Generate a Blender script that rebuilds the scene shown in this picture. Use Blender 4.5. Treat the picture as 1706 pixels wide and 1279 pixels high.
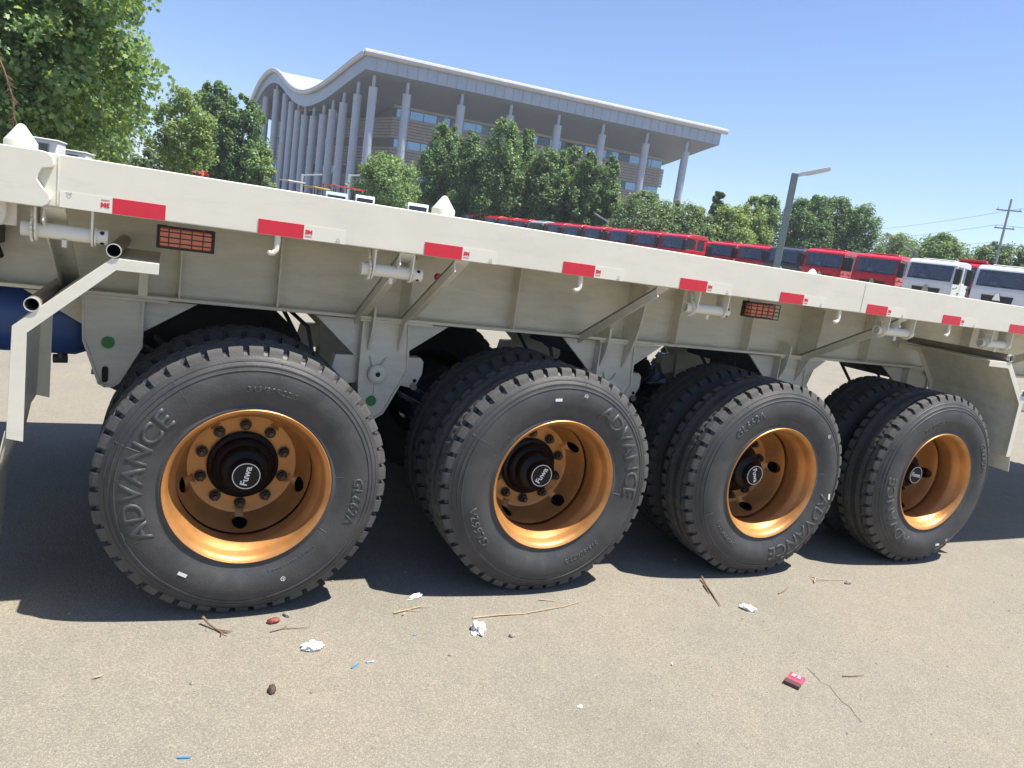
import bpy, bmesh, math, random
import numpy as np
from mathutils import Vector, Matrix, Euler

for o in list(bpy.data.objects): bpy.data.objects.remove(o)
S = bpy.context.scene
COL = S.collection
R = math.radians

# ------------------------------------------------------------------ camera
def make_camera():
    f, yaw, pit, rol = 1240.12, .4519, .1776, .1426
    fwd = Vector((math.sin(yaw)*math.cos(pit), math.cos(yaw)*math.cos(pit), -math.sin(pit)))
    right = Vector((math.cos(yaw), -math.sin(yaw), 0)); up = right.cross(fwd)
    r2 = right*math.cos(rol)+up*math.sin(rol); u2 = -right*math.sin(rol)+up*math.cos(rol)
    cd = bpy.data.cameras.new('camera'); co = bpy.data.objects.new('camera', cd); COL.objects.link(co)
    cd.sensor_width = 36; cd.lens = 36*f/1706; cd.clip_start = .05; cd.clip_end = 3000
    m = Matrix((r2, u2, -fwd)).transposed().to_4x4(); m.translation = (-.3358, -2.8093, 1.5494)
    co.matrix_world = m; S.camera = co
make_camera()

# ------------------------------------------------------------------ sky, sun, exposure
SUN = Vector((.36, -.18, 1)).normalized()
W = bpy.data.worlds.new('World'); S.world = W; W.use_nodes = True
nt = W.node_tree; bg = nt.nodes['Background']
sky = nt.nodes.new('ShaderNodeTexSky'); sky.sky_type = 'NISHITA'; sky.sun_disc = False
sky.sun_elevation = math.asin(SUN.z); sky.sun_rotation = math.atan2(SUN.x, SUN.y)
sky.air_density = 1.0; sky.dust_density = .35; sky.ozone_density = 3.0; sky.altitude = 0
tint = nt.nodes.new('ShaderNodeMix'); tint.data_type = 'RGBA'; tint.blend_type = 'MULTIPLY'; tint.inputs[0].default_value = 1
tint.inputs[7].default_value = (.92, .925, 1.05, 1)
nt.links.new(sky.outputs[0], tint.inputs[6]); nt.links.new(tint.outputs[2], bg.inputs[0]); bg.inputs[1].default_value = .092
sl = bpy.data.lights.new('sun', 'SUN'); sl.energy = 4.8; sl.angle = R(.53); sl.color = (1, .94, .85)
so = bpy.data.objects.new('sun', sl); COL.objects.link(so); so.location = (0, 0, 30)
so.rotation_euler = SUN.to_track_quat('Z', 'Y').to_euler()
S.view_settings.view_transform = 'Standard'; S.view_settings.look = 'None'
S.view_settings.gamma = 1; S.view_settings.use_curve_mapping = False
S.view_settings.exposure = .95
S.render.engine = 'CYCLES'
S.cycles.max_bounces = 8; S.cycles.diffuse_bounces = 5; S.cycles.transparent_max_bounces = 8

# ------------------------------------------------------------------ materials
MATS = {}
def mat(name, col, rough=.5, metal=0, spec=.5, var=0, vscale=4, bump=0, bscale=60, coat=0, detail=6):
    m = bpy.data.materials.new(name); m.use_nodes = True; n = m.node_tree; b = n.nodes['Principled BSDF']
    b.inputs['Base Color'].default_value = (*col, 1); b.inputs['Roughness'].default_value = rough
    b.inputs['Metallic'].default_value = metal; b.inputs['Specular IOR Level'].default_value = spec
    b.inputs['Coat Weight'].default_value = coat; b.inputs['Coat Roughness'].default_value = .08
    tc = n.nodes.new('ShaderNodeTexCoord')
    if var:
        t = n.nodes.new('ShaderNodeTexNoise'); t.inputs['Scale'].default_value = vscale; t.inputs['Detail'].default_value = detail
        t.inputs['Roughness'].default_value = .65
        r = n.nodes.new('ShaderNodeValToRGB'); e = r.color_ramp.elements
        e[0].position = .3; e[1].position = .7
        e[0].color = (*[c*(1-var) for c in col], 1); e[1].color = (*[min(1, c*(1+var*.6)) for c in col], 1)
        n.links.new(tc.outputs['Object'], t.inputs['Vector']); n.links.new(t.outputs['Fac'], r.inputs['Fac'])
        n.links.new(r.outputs['Color'], b.inputs['Base Color'])
        mr = n.nodes.new('ShaderNodeMapRange'); mr.inputs[3].default_value = max(.02, rough-.12); mr.inputs[4].default_value = min(1, rough+.12)
        n.links.new(t.outputs['Fac'], mr.inputs[0]); n.links.new(mr.outputs[0], b.inputs['Roughness'])
    if bump:
        t2 = n.nodes.new('ShaderNodeTexNoise'); t2.inputs['Scale'].default_value = bscale; t2.inputs['Detail'].default_value = 4
        bp = n.nodes.new('ShaderNodeBump'); bp.inputs['Strength'].default_value = bump; bp.inputs['Distance'].default_value = .01
        n.links.new(tc.outputs['Object'], t2.inputs['Vector']); n.links.new(t2.outputs['Fac'], bp.inputs['Height'])
        n.links.new(bp.outputs['Normal'], b.inputs['Normal'])
    MATS[name] = m
    return m

def paint_material():
    m = mat('cream_paint', (.735, .70, .575), .40, var=.06, vscale=3, bump=.09, bscale=7, spec=.5)
    n = m.node_tree; b = n.nodes['Principled BSDF']
    ramp = [x for x in n.nodes if x.type == 'VALTORGB'][0]
    tc = [x for x in n.nodes if x.type == 'TEX_COORD'][0]
    g = n.nodes.new('ShaderNodeTexNoise'); g.inputs['Scale'].default_value = 14; g.inputs['Detail'].default_value = 8; g.inputs['Roughness'].default_value = .75
    mp = n.nodes.new('ShaderNodeMapping'); mp.inputs['Scale'].default_value = (.25, 1, 1.3)
    n.links.new(tc.outputs['Object'], mp.inputs[0]); n.links.new(mp.outputs[0], g.inputs['Vector'])
    r2 = n.nodes.new('ShaderNodeValToRGB'); r2.color_ramp.elements[0].position = .52; r2.color_ramp.elements[1].position = .80
    r2.color_ramp.elements[0].color = (0, 0, 0, 1); r2.color_ramp.elements[1].color = (.34, .34, .34, 1)
    mx = n.nodes.new('ShaderNodeMix'); mx.data_type = 'RGBA'
    n.links.new(g.outputs['Fac'], r2.inputs[0]); n.links.new(r2.outputs[0], mx.inputs[0])
    n.links.new(ramp.outputs[0], mx.inputs[6]); mx.inputs[7].default_value = (.42, .38, .31, 1)
    n.links.new(mx.outputs[2], b.inputs['Base Color'])
paint_material()
def dusty_paint():
    m = MATS['cream_paint'].copy(); m.name = 'cream_paint_dusty'; MATS['cream_paint_dusty'] = m
    rs = [x for x in m.node_tree.nodes if x.type == 'VALTORGB']
    for r in rs:
        if r.color_ramp.elements[0].color[0] == 0:
            r.color_ramp.elements[0].position = .42; r.color_ramp.elements[1].position = .74; r.color_ramp.elements[1].color = (.5, .5, .5, 1)
    for x in m.node_tree.nodes:
        if x.type == 'BUMP': x.inputs['Strength'].default_value = .16
dusty_paint()

def asphalt_material():
    m = bpy.data.materials.new('asphalt'); m.use_nodes = True; n = m.node_tree; b = n.nodes['Principled BSDF']; L = n.links.new
    MATS['asphalt'] = m
    tc = n.nodes.new('ShaderNodeTexCoord')
    def noise(sc, det, ro=.6, dist=0):
        t = n.nodes.new('ShaderNodeTexNoise'); t.inputs['Scale'].default_value = sc; t.inputs['Detail'].default_value = det
        t.inputs['Roughness'].default_value = ro; t.inputs['Distortion'].default_value = dist
        L(tc.outputs['Object'], t.inputs['Vector']); return t
    def ramp(src, stops):
        r = n.nodes.new('ShaderNodeValToRGB'); el = r.color_ramp.elements
        while len(el) < len(stops): el.new(.5)
        for e, (p, c) in zip(el, stops): e.position = p; e.color = (*c, 1)
        L(src, r.inputs[0]); return r
    def mix(a, bb, fac, mode='MIX'):
        x = n.nodes.new('ShaderNodeMix'); x.data_type = 'RGBA'; x.blend_type = mode
        if isinstance(fac, (int, float)): x.inputs[0].default_value = fac
        else: L(fac, x.inputs[0])
        L(a, x.inputs[6])
        if isinstance(bb, tuple): x.inputs[7].default_value = (*bb, 1)
        else: L(bb, x.inputs[7])
        return x.outputs[2]
    vo = n.nodes.new('ShaderNodeTexVoronoi'); vo.inputs['Scale'].default_value = 230; L(tc.outputs['Object'], vo.inputs['Vector'])
    vs = n.nodes.new('ShaderNodeSeparateColor'); L(vo.outputs['Color'], vs.inputs[0])
    grain = ramp(vs.outputs[0], [(0, (.205, .191, .156)), (.35, (.232, .216, .178)), (.7, (.254, .237, .195)), (1, (.32, .30, .249))])
    gaps = ramp(vo.outputs['Distance'], [(.35, (1, 1, 1)), (.75, (.85, .84, .83))])
    c = mix(grain.outputs[0], gaps.outputs[0], 1, 'MULTIPLY')
    fine = ramp(noise(420, 3, .7).outputs['Fac'], [(.3, (.80, .80, .80)), (.7, (1.17, 1.16, 1.15))])
    c = mix(c, fine.outputs[0], 1, 'MULTIPLY')
    big = ramp(noise(.9, 8, .6, .4).outputs['Fac'], [(.28, (.88, .88, .89)), (.5, (1, 1, 1)), (.74, (1.09, 1.06, 1.01))])
    c = mix(c, big.outputs[0], 1, 'MULTIPLY')
    mid = ramp(noise(9, 6, .65).outputs['Fac'], [(.3, (.94, .94, .94)), (.7, (1.05, 1.04, 1.03))])
    c = mix(c, mid.outputs[0], 1, 'MULTIPLY')
    st = ramp(noise(3.3, 5, .5, 1.2).outputs['Fac'], [(.64, (0, 0, 0)), (.78, (.26, .26, .26))])
    c = mix(c, (.165, .14, .105), st.outputs[0])
    L(c, b.inputs['Base Color']); b.inputs['Roughness'].default_value = .92; b.inputs['Specular IOR Level'].default_value = .25
    bp = n.nodes.new('ShaderNodeBump'); bp.inputs['Strength'].default_value = .45; bp.inputs['Distance'].default_value = .003; bp.invert = True
    L(vo.outputs['Distance'], bp.inputs['Height'])
    bp2 = n.nodes.new('ShaderNodeBump'); bp2.inputs['Strength'].default_value = .35; bp2.inputs['Distance'].default_value = .004
    L(noise(60, 6, .7).outputs['Fac'], bp2.inputs['Height']); L(bp.outputs[0], bp2.inputs['Normal'])
    L(bp2.outputs[0], b.inputs['Normal'])
asphalt_material()

def leaf_material(name, col, tr=.35):
    m = bpy.data.materials.new(name); m.use_nodes = True; n = m.node_tree; n.nodes.clear(); L = n.links.new
    out = n.nodes.new('ShaderNodeOutputMaterial'); d = n.nodes.new('ShaderNodeBsdfPrincipled')
    d.inputs['Base Color'].default_value = (*col, 1); d.inputs['Roughness'].default_value = .5; d.inputs['Specular IOR Level'].default_value = .4
    t = n.nodes.new('ShaderNodeBsdfTranslucent'); t.inputs[0].default_value = (min(1, col[0]*1.9), min(1, col[1]*1.7), col[2]*.8, 1)
    x = n.nodes.new('ShaderNodeMixShader'); x.inputs[0].default_value = tr
    L(d.outputs[0], x.inputs[1]); L(t.outputs[0], x.inputs[2]); L(x.outputs[0], out.inputs[0])
    MATS[name] = m
for nme, c in {'leaf_a': (.12, .21, .085), 'leaf_b': (.165, .275, .115), 'leaf_c': (.225, .33, .125), 'leaf_d': (.085, .155, .075),
               'leaf_y': (.22, .27, .075), 'leaf_grey': (.17, .225, .15), 'leaf_bright': (.28, .38, .08)}.items():
    leaf_material(nme, c)

def tyre_material():
    m = mat('tyre_rubber', (.047, .047, .048), .55, var=.22, vscale=9, bump=.12, bscale=120, spec=.45)
    n = m.node_tree; b = n.nodes['Principled BSDF']
    ramp = [x for x in n.nodes if x.type == 'VALTORGB'][0]; tc = [x for x in n.nodes if x.type == 'TEX_COORD'][0]
    g = n.nodes.new('ShaderNodeTexNoise'); g.inputs['Scale'].default_value = 5; g.inputs['Detail'].default_value = 9; g.inputs['Roughness'].default_value = .7; g.inputs['Distortion'].default_value = .6
    n.links.new(tc.outputs['Object'], g.inputs['Vector'])
    r2 = n.nodes.new('ShaderNodeValToRGB'); r2.color_ramp.elements[0].position = .42; r2.color_ramp.elements[1].position = .75
    r2.color_ramp.elements[0].color = (0, 0, 0, 1); r2.color_ramp.elements[1].color = (.38, .38, .38, 1)
    mx = n.nodes.new('ShaderNodeMix'); mx.data_type = 'RGBA'
    n.links.new(g.outputs['Fac'], r2.inputs[0]); n.links.new(r2.outputs[0], mx.inputs[0])
    n.links.new(ramp.outputs[0], mx.inputs[6]); mx.inputs[7].default_value = (.125, .118, .108, 1)
    n.links.new(mx.outputs[2], b.inputs['Base Color'])
tyre_material()
mat('tread_dust', (.082, .08, .075), .8, var=.3, vscale=14, bump=.2, bscale=80)
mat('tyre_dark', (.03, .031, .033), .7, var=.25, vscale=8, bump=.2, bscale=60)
mat('lettering', (.058, .059, .06), .5, spec=.45)
mat('gold_rim', (.53, .25, .08), .42, metal=.45, var=.26, vscale=6, bump=.08, bscale=40, detail=9)
mat('hub_black', (.004, .004, .005), .42, var=.3, vscale=14, spec=.3)
mat('nut_steel', (.075, .06, .048), .45, metal=.6, var=.35, vscale=60)
mat('white_print', (.72, .72, .70), .5)
mat('red_tape', (.62, .018, .04), .32, spec=.55, var=.06, vscale=30)
mat('white_tape', (.755, .72, .605), .3, spec=.5)
mat('grey_print', (.35, .35, .34), .5)
mat('green_cap', (.02, .21, .06), .4, var=.2, vscale=50)
mat('dark_hole', (.02, .019, .018), .8)
mat('black_plastic', (.018, .018, .019), .45, var=.25, vscale=30)
mat('orange_lens', (.72, .17, .075), .16, spec=.7, coat=.5)
mat('navy_steel', (.028, .034, .055), .5, var=.3, vscale=6, bump=.1)
mat('blue_tank', (.03, .075, .24), .35, var=.15, vscale=6)
mat('pipe_steel', (.30, .27, .235), .4, metal=.35, var=.3, vscale=9)
mat('pipe_end', (.62, .61, .58), .35, metal=.4)
mat('chrome', (.7, .7, .7), .15, metal=1)
mat('truck_red', (.56, .016, .026), .28, coat=.5, var=.05)
mat('truck_white', (.74, .75, .74), .3, coat=.4, var=.04)
mat('truck_grey', (.055, .058, .062), .35, coat=.4)
mat('truck_silver', (.38, .41, .41), .35, coat=.4)
mat('glass_dark', (.018, .024, .03), .06, spec=.7)
def glass_material(name, tint, tr):
    m = bpy.data.materials.new(name); m.use_nodes = True; n = m.node_tree; n.nodes.clear(); L = n.links.new
    out = n.nodes.new('ShaderNodeOutputMaterial'); g = n.nodes.new('ShaderNodeBsdfPrincipled'); g.inputs['Base Color'].default_value = (.075, .095, .12, 1); g.inputs['IOR'].default_value = 1.9; g.inputs['Roughness'].default_value = .05; g.inputs['Specular IOR Level'].default_value = .8
    t = n.nodes.new('ShaderNodeBsdfTransparent'); t.inputs[0].default_value = (*tint, 1); x = n.nodes.new('ShaderNodeMixShader'); x.inputs[0].default_value = tr
    L(g.outputs[0], x.inputs[1]); L(t.outputs[0], x.inputs[2]); L(x.outputs[0], out.inputs[0]); MATS[name] = m
glass_material('cab_glass', (.85, .92, .96), .55)
mat('seat_red', (.45, .03, .05), .6)
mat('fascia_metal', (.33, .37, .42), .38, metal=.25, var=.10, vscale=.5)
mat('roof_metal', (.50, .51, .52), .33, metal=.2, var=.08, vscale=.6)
mat('column_metal', (.36, .40, .46), .45, metal=.15, var=.08, vscale=.7)
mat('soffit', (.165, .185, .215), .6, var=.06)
mat('slat_brown', (.31, .285, .25), .6, var=.12, vscale=1.3)
mat('slat_back', (.16, .15, .14), .8)
mat('window_glass', (.22, .36, .48), .08, spec=.9, metal=.35)
mat('window_glass_dark', (.03, .05, .07), .08, spec=.8)
mat('mullion', (.2, .22, .24), .5)
mat('concrete', (.4, .4, .38), .8, var=.15, vscale=.6)
mat('lamp_post', (.21, .245, .235), .45, metal=.2, var=.12, vscale=6)
mat('lamp_white', (.62, .64, .64), .4)
mat('bark', (.15, .12, .09), .85, var=.35, vscale=7, bump=.5, bscale=24)
mat('bark_pale', (.30, .26, .21), .85, var=.3, vscale=5, bump=.4, bscale=20)
mat('dead_twig', (.23, .145, .085), .85, var=.3, vscale=20)
mat('twig', (.20, .135, .085), .8, var=.35, vscale=60, bump=.4, bscale=200)
mat('dry_straw', (.42, .33, .20), .8, var=.2, vscale=60)
mat('tissue', (.82, .80, .77), .9, bump=.3, bscale=150)
mat('blue_plastic', (.05, .22, .45), .35)
mat('pod_brown', (.09, .05, .04), .6, var=.4, vscale=80, bump=.5, bscale=200)
mat('pod_red', (.25, .06, .04), .55, var=.4, vscale=60, bump=.5, bscale=150)
mat('stone', (.27, .255, .23), .85, var=.35, vscale=90)
mat('packet_red', (.62, .07, .13), .4, var=.12, vscale=90)
mat('packet_dark', (.10, .045, .05), .5)
mat('yellow_paint', (.62, .36, .02), .4)
mat('blue_pale', (.36, .50, .60), .35)
mat('van_white', (.66, .67, .66), .35, var=.05)
mat('crack_tar', (.085, .08, .073), .8)
M = MATS

# ------------------------------------------------------------------ mesh helpers
class MB:
    def __init__(self): self.v = []; self.f = []; self.mi = []; self.cur = 0
    def add(self, vs, fs):
        o = len(self.v); self.v += [tuple(a) for a in vs]
        for f in fs: self.f.append([i+o for i in f]); self.mi.append(self.cur)
        return self
    def box(self, x0, x1, y0, y1, z0, z1):
        return self.add([(x0,y0,z0),(x1,y0,z0),(x1,y1,z0),(x0,y1,z0),(x0,y0,z1),(x1,y0,z1),(x1,y1,z1),(x0,y1,z1)],
                        [(0,3,2,1),(4,5,6,7),(0,1,5,4),(1,2,6,5),(2,3,7,6),(3,0,4,7)])
    def obox(self, p0, p1, w, h, up=(0,0,1)):
        p0 = Vector(p0); p1 = Vector(p1); d = (p1-p0).normalized(); s = d.cross(Vector(up))
        if s.length < 1e-4: s = d.cross(Vector((1,0,0)))
        s.normalize(); u = s.cross(d)
        c = [(-1,-1),(1,-1),(1,1),(-1,1)]
        vs = [p+s*(a*w/2)+u*(b*h/2) for p in (p0, p1) for a, b in c]
        return self.add(vs, [(0,1,2,3),(7,6,5,4),(0,4,5,1),(1,5,6,2),(2,6,7,3),(3,7,4,0)])
    def prism(self, poly, axis, a0, a1):
        n = len(poly)
        ar = sum(poly[i][0]*poly[(i+1)%n][1]-poly[(i+1)%n][0]*poly[i][1] for i in range(n))
        if ar < 0: poly = poly[::-1]
        def P(q, a): return {'x': (a, q[0], q[1]), 'y': (q[0], a, q[1]), 'z': (q[0], q[1], a)}[axis]
        vs = [P(q, a0) for q in poly]+[P(q, a1) for q in poly]
        lo = list(range(n)); hi = list(range(n, 2*n))
        sides = [(i, (i+1)%n, n+(i+1)%n, n+i) for i in range(n)]
        if axis == 'y': fs = [lo, hi[::-1]]+[s[::-1] for s in sides]
        else: fs = [lo[::-1], hi]+sides
        return self.add(vs, fs)
    def tube(self, pts, r, n=8, cap=True):
        pts = [Vector(p) for p in pts]; k = len(pts)
        rs = r if isinstance(r, (list, tuple)) else [r]*k
        vs = []; prev = None
        for i, p in enumerate(pts):
            d = (pts[min(i+1, k-1)]-pts[max(i-1, 0)]).normalized()
            if prev is None:
                a = Vector((0,0,1)) if abs(d.z) < .9 else Vector((1,0,0)); s = d.cross(a).normalized()
            else: s = (prev-d*prev.dot(d)).normalized()
            prev = s; u = d.cross(s)
            vs += [p+(s*math.cos(t)+u*math.sin(t))*rs[i] for t in [2*math.pi*j/n for j in range(n)]]
        fs = [(i*n+j, i*n+(j+1)%n, (i+1)*n+(j+1)%n, (i+1)*n+j) for i in range(k-1) for j in range(n)]
        if cap: fs += [list(range(n))[::-1], list(range((k-1)*n, k*n))]
        return self.add(vs, fs)
    def pipe(self, p0, p1, r, wall, n=20):
        p0 = Vector(p0); p1 = Vector(p1); d = (p1-p0).normalized(); a = Vector((0,0,1)) if abs(d.z) < .9 else Vector((1,0,0))
        s = d.cross(a).normalized(); u = d.cross(s)
        vs = []
        for p, rr in ((p0, r), (p1, r), (p1, r-wall), (p0, r-wall)):
            vs += [p+(s*math.cos(2*math.pi*j/n)+u*math.sin(2*math.pi*j/n))*rr for j in range(n)]
        fs = []
        for q in range(4):
            b = ((q+1) % 4)*n
            fs += [(q*n+j, q*n+(j+1)%n, b+(j+1)%n, b+j) for j in range(n)]
        return self.add(vs, fs)
    def lathe(self, prof, n=48, axis='y', c=(0,0,0), closed=False):
        vs = []; k = len(prof)
        for j in range(n):
            t = 2*math.pi*j/n; cs, sn = math.cos(t), math.sin(t)
            for r, h in prof:
                q = {'y': (r*cs, h, r*sn), 'z': (r*cs, r*sn, h), 'x': (h, r*cs, r*sn)}[axis]
                vs.append((q[0]+c[0], q[1]+c[1], q[2]+c[2]))
        fs = []
        for j in range(n):
            for i in range(k if closed else k-1):
                fs.append((j*k+i, j*k+(i+1)%k, ((j+1)%n)*k+(i+1)%k, ((j+1)%n)*k+i))
        return self.add(vs, fs)
    def mesh(self, name, mats, smooth=False, bevel=0, ang=35, segs=2):
        me = bpy.data.meshes.new(name); me.from_pydata(self.v, [], self.f)
        for m in mats: me.materials.append(MATS[m])
        me.polygons.foreach_set('material_index', self.mi)
        bm = bmesh.new(); bm.from_mesh(me)
        bmesh.ops.remove_doubles(bm, verts=bm.verts, dist=1e-5)
        bmesh.ops.recalc_face_normals(bm, faces=bm.faces)
        if bevel:
            flat = [f.normal.copy() for f in bm.faces]
            es = [e for e in bm.edges if len(e.link_faces) == 2 and e.calc_face_angle(0) > R(30)]
            bmesh.ops.bevel(bm, geom=es, offset=bevel, segments=segs, affect='EDGES', profile=.6, clamp_overlap=True)
            bm.normal_update()
            for f in bm.faces: f.smooth = smooth or not any(f.normal.dot(q) > .9995 for q in flat[:40])
        bm.to_mesh(me); bm.free()
        if smooth: me.shade_smooth()
        if smooth: me.set_sharp_from_angle(angle=R(ang))
        me.update(); return me
    def obj(self, name, mats, parent=None, smooth=False, bevel=0, ang=35, segs=2):
        if isinstance(mats, str): mats = [mats]
        return link(name, self.mesh(name, mats, smooth, bevel, ang, segs), parent)

def link(name, me, parent=None, loc=None, rot=None, scale=None):
    o = bpy.data.objects.new(name, me); COL.objects.link(o)
    if parent is not None: o.parent = parent
    if loc is not None: o.location = loc
    if rot is not None: o.rotation_euler = rot
    if scale is not None: o.scale = scale
    return o
def tag(o, label, cat, group=None, kind=None):
    if label: o['label'] = label
    if cat: o['category'] = cat
    if group: o['group'] = group
    if kind: o['kind'] = kind
    return o
def thing(name, label, cat, loc=(0,0,0), rz=0, group=None):
    e = bpy.data.objects.new(name, None); COL.objects.link(e); e.location = loc; e.rotation_euler = (0, 0, rz)
    e.empty_display_size = .2
    return tag(e, label, cat, group)
def copy_tree(src, parent=None):
    c = src.copy(); COL.objects.link(c); c.parent = parent
    for ch in src.children: copy_tree(ch, c)
    return c
def text_mesh(s, size, extrude=.001, offset=0, mats=('white_print',), align='CENTER', shear=0):
    cu = bpy.data.curves.new('txt', 'FONT'); cu.body = s; cu.size = size; cu.extrude = extrude; cu.offset = offset
    cu.align_x = align; cu.align_y = 'CENTER'; cu.resolution_u = 3; cu.shear = shear
    o = bpy.data.objects.new('txt', cu); COL.objects.link(o)
    dg = bpy.context.evaluated_depsgraph_get()
    me = bpy.data.meshes.new_from_object(o.evaluated_get(dg))
    bpy.data.objects.remove(o); bpy.data.curves.remove(cu)
    me.materials.clear()
    for m in mats: me.materials.append(MATS[m])
    return me
def gz(d): return min(1.1, max(0, .016*(d-17)))
CAMXY = (-.3358, -2.8093)
def ground_z(x, y): return gz(math.hypot(x-CAMXY[0], y-CAMXY[1]))
def polar(azd, d):
    a = R(azd); x = CAMXY[0]+d*math.sin(a); y = CAMXY[1]+d*math.cos(a); return (x, y, ground_z(x, y))

# ------------------------------------------------------------------ ground
def build_ground():
    rs = [0, 4, 8, 12, 17, 20, 30, 45, 60, 75, 85.75, 95, 130, 200, 400, 900, 2000]; n = 64; vs = [(CAMXY[0], CAMXY[1], 0)]; fs = []
    for r in rs[1:]:
        for j in range(n):
            t = 2*math.pi*j/n; vs.append((CAMXY[0]+r*math.cos(t), CAMXY[1]+r*math.sin(t), gz(r)))
    for j in range(n): fs.append((0, 1+j, 1+(j+1) % n))
    for i in range(len(rs)-2):
        a = 1+i*n; b = a+n
        for j in range(n): fs.append((a+j, b+j, b+(j+1) % n, a+(j+1) % n))
    m = MB(); m.add(vs, fs); g = m.obj('ground', 'asphalt', smooth=True)
    tag(g, 'sunlit grey asphalt yard under and around the trailer', None, kind='structure')
build_ground()

# ------------------------------------------------------------------ trailer
trailer = thing('flatbed_trailer', 'cream flatbed semi trailer with four axles, red tape and gold wheel rims', 'trailer')
SP = 1.3175; ZC = .53
X0, X1 = -4.5, 9.0
def RX(x): return -.3358+(x+.3358)*1.0148
def mirror_y(poly): return [(2.45-y, z) for y, z in poly]

def build_frame():
    rail = [(-.01, 1.478), (.05, 1.478), (.05, 1.486), (-.002, 1.486), (-.002, 1.632), (.06, 1.632), (.06, 1.6405), (-.01, 1.6405)]
    m = MB(); m.prism(rail, 'x', X0, X1); m.obj('side_rail', 'cream_paint', trailer, bevel=.004, segs=3)
    m = MB(); m.prism(mirror_y(rail), 'x', X0, X1); m.obj('side_rail', 'cream_paint', trailer, bevel=.0035)
    m = MB(); m.box(X0, X1, .0605, 2.3895, 1.60, 1.634); m.obj('deck_plate', 'cream_paint', trailer)
    for x in np.arange(X0+.3, X1, .604):
        m = MB(); m.box(x-.03, x+.03, .0, 2.45, 1.495, 1.598); m.obj('cross_member', 'cream_paint', trailer)
    pl = [(-3.2, 1.643), (-.690, 1.643), (-.672, 1.640), (-.658, 1.628), (-.654, 1.607), (-.657, 1.597), (-.684, 1.590), (-.694, 1.572), (-.698, 1.556),
          (-.681, 1.530), (-.664, 1.513), (-.661, 1.498), (-.668, 1.482), (-.684, 1.472), (-3.2, 1.472)]
    pl = [(RX(x), z) for x, z in pl]; m = MB(); m.prism(pl, 'y', -.034, -.0102); m.obj('reinforcement_plate', 'cream_paint', trailer, bevel=.003)
    # thin seam where two rail lengths were welded
    for xs in (-.645, 2.93):
        xs = RX(xs); m = MB(); m.box(xs-.002, xs+.002, -.0118, -.0103, 1.484, 1.634); m.obj('weld_seam', 'cream_paint', trailer, bevel=.0006)
    for mir in (0, 1):
        f = (lambda y: 2.45-y) if mir else (lambda y: y)
        def bx(x0, x1, y0, y1, z0, z1, name, bev=.002, mt='cream_paint_dusty'):
            a, b = sorted((f(y0), f(y1))); q = MB(); q.box(x0, x1, a, b, z0, z1); return q.obj(name, mt, trailer, bevel=bev)
        web = bx(X0, X1, .70, .708, 1.151, 1.465, 'main_beam_web', 0)
        bx(X0, X1, .62, .79, 1.135, 1.150, 'bottom_flange', .003)
        bx(X0, X1, .62, .79, 1.466, 1.480, 'top_flange')
        for x in (-2.4, -1.5, -.95, -.27, .13, 1.30, 2.33, 2.87, 3.9, 4.9, 5.9):
            bx(x-.004, x+.004, .632, .6995, 1.1505, 1.4655, 'stiffener_rib', .001)
    ribs = (-2.4, -1.5, -.95, -.27, .13, 1.30, 2.33, 2.87, 3.9, 4.9)
    rw = random.Random(9)
    for a, b in zip(ribs[:-1], ribs[1:]):      # weld beads: foot of the web and foot of each rib
        k = int((b-a)/.012); q = MB(); q.tube([(a+.01+(b-a-.02)*i/k, .6965, 1.1535) for i in range(k+1)], [.0045+.0016*(i % 2)+rw.uniform(0, .0007) for i in range(k+1)], 5); q.obj('weld_bead', 'cream_paint_dusty', trailer, smooth=True)
        q = MB(); q.tube([(b-.007, .696-.0, 1.16+.3*i/26) for i in range(27)], [.004+.0016*(i % 2) for i in range(27)], 5); q.obj('weld_bead', 'cream_paint_dusty', trailer, smooth=True)
    # struts from beam foot up to the rail (folded angle bars)
    for x in (-.66, .51, .735, 1.72, 3.34, 4.95):
        q = MB(); q.obox((x, .645, 1.150), (x, .005, 1.474), .062, .008, up=(0, .45, .9)); q.obox((x-.028, .645, 1.128), (x-.028, .005, 1.452), .006, .05, up=(0, .45, .9))
        q.obj('diagonal_strut', 'cream_paint_dusty', trailer, bevel=.0012)
build_frame()

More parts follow.
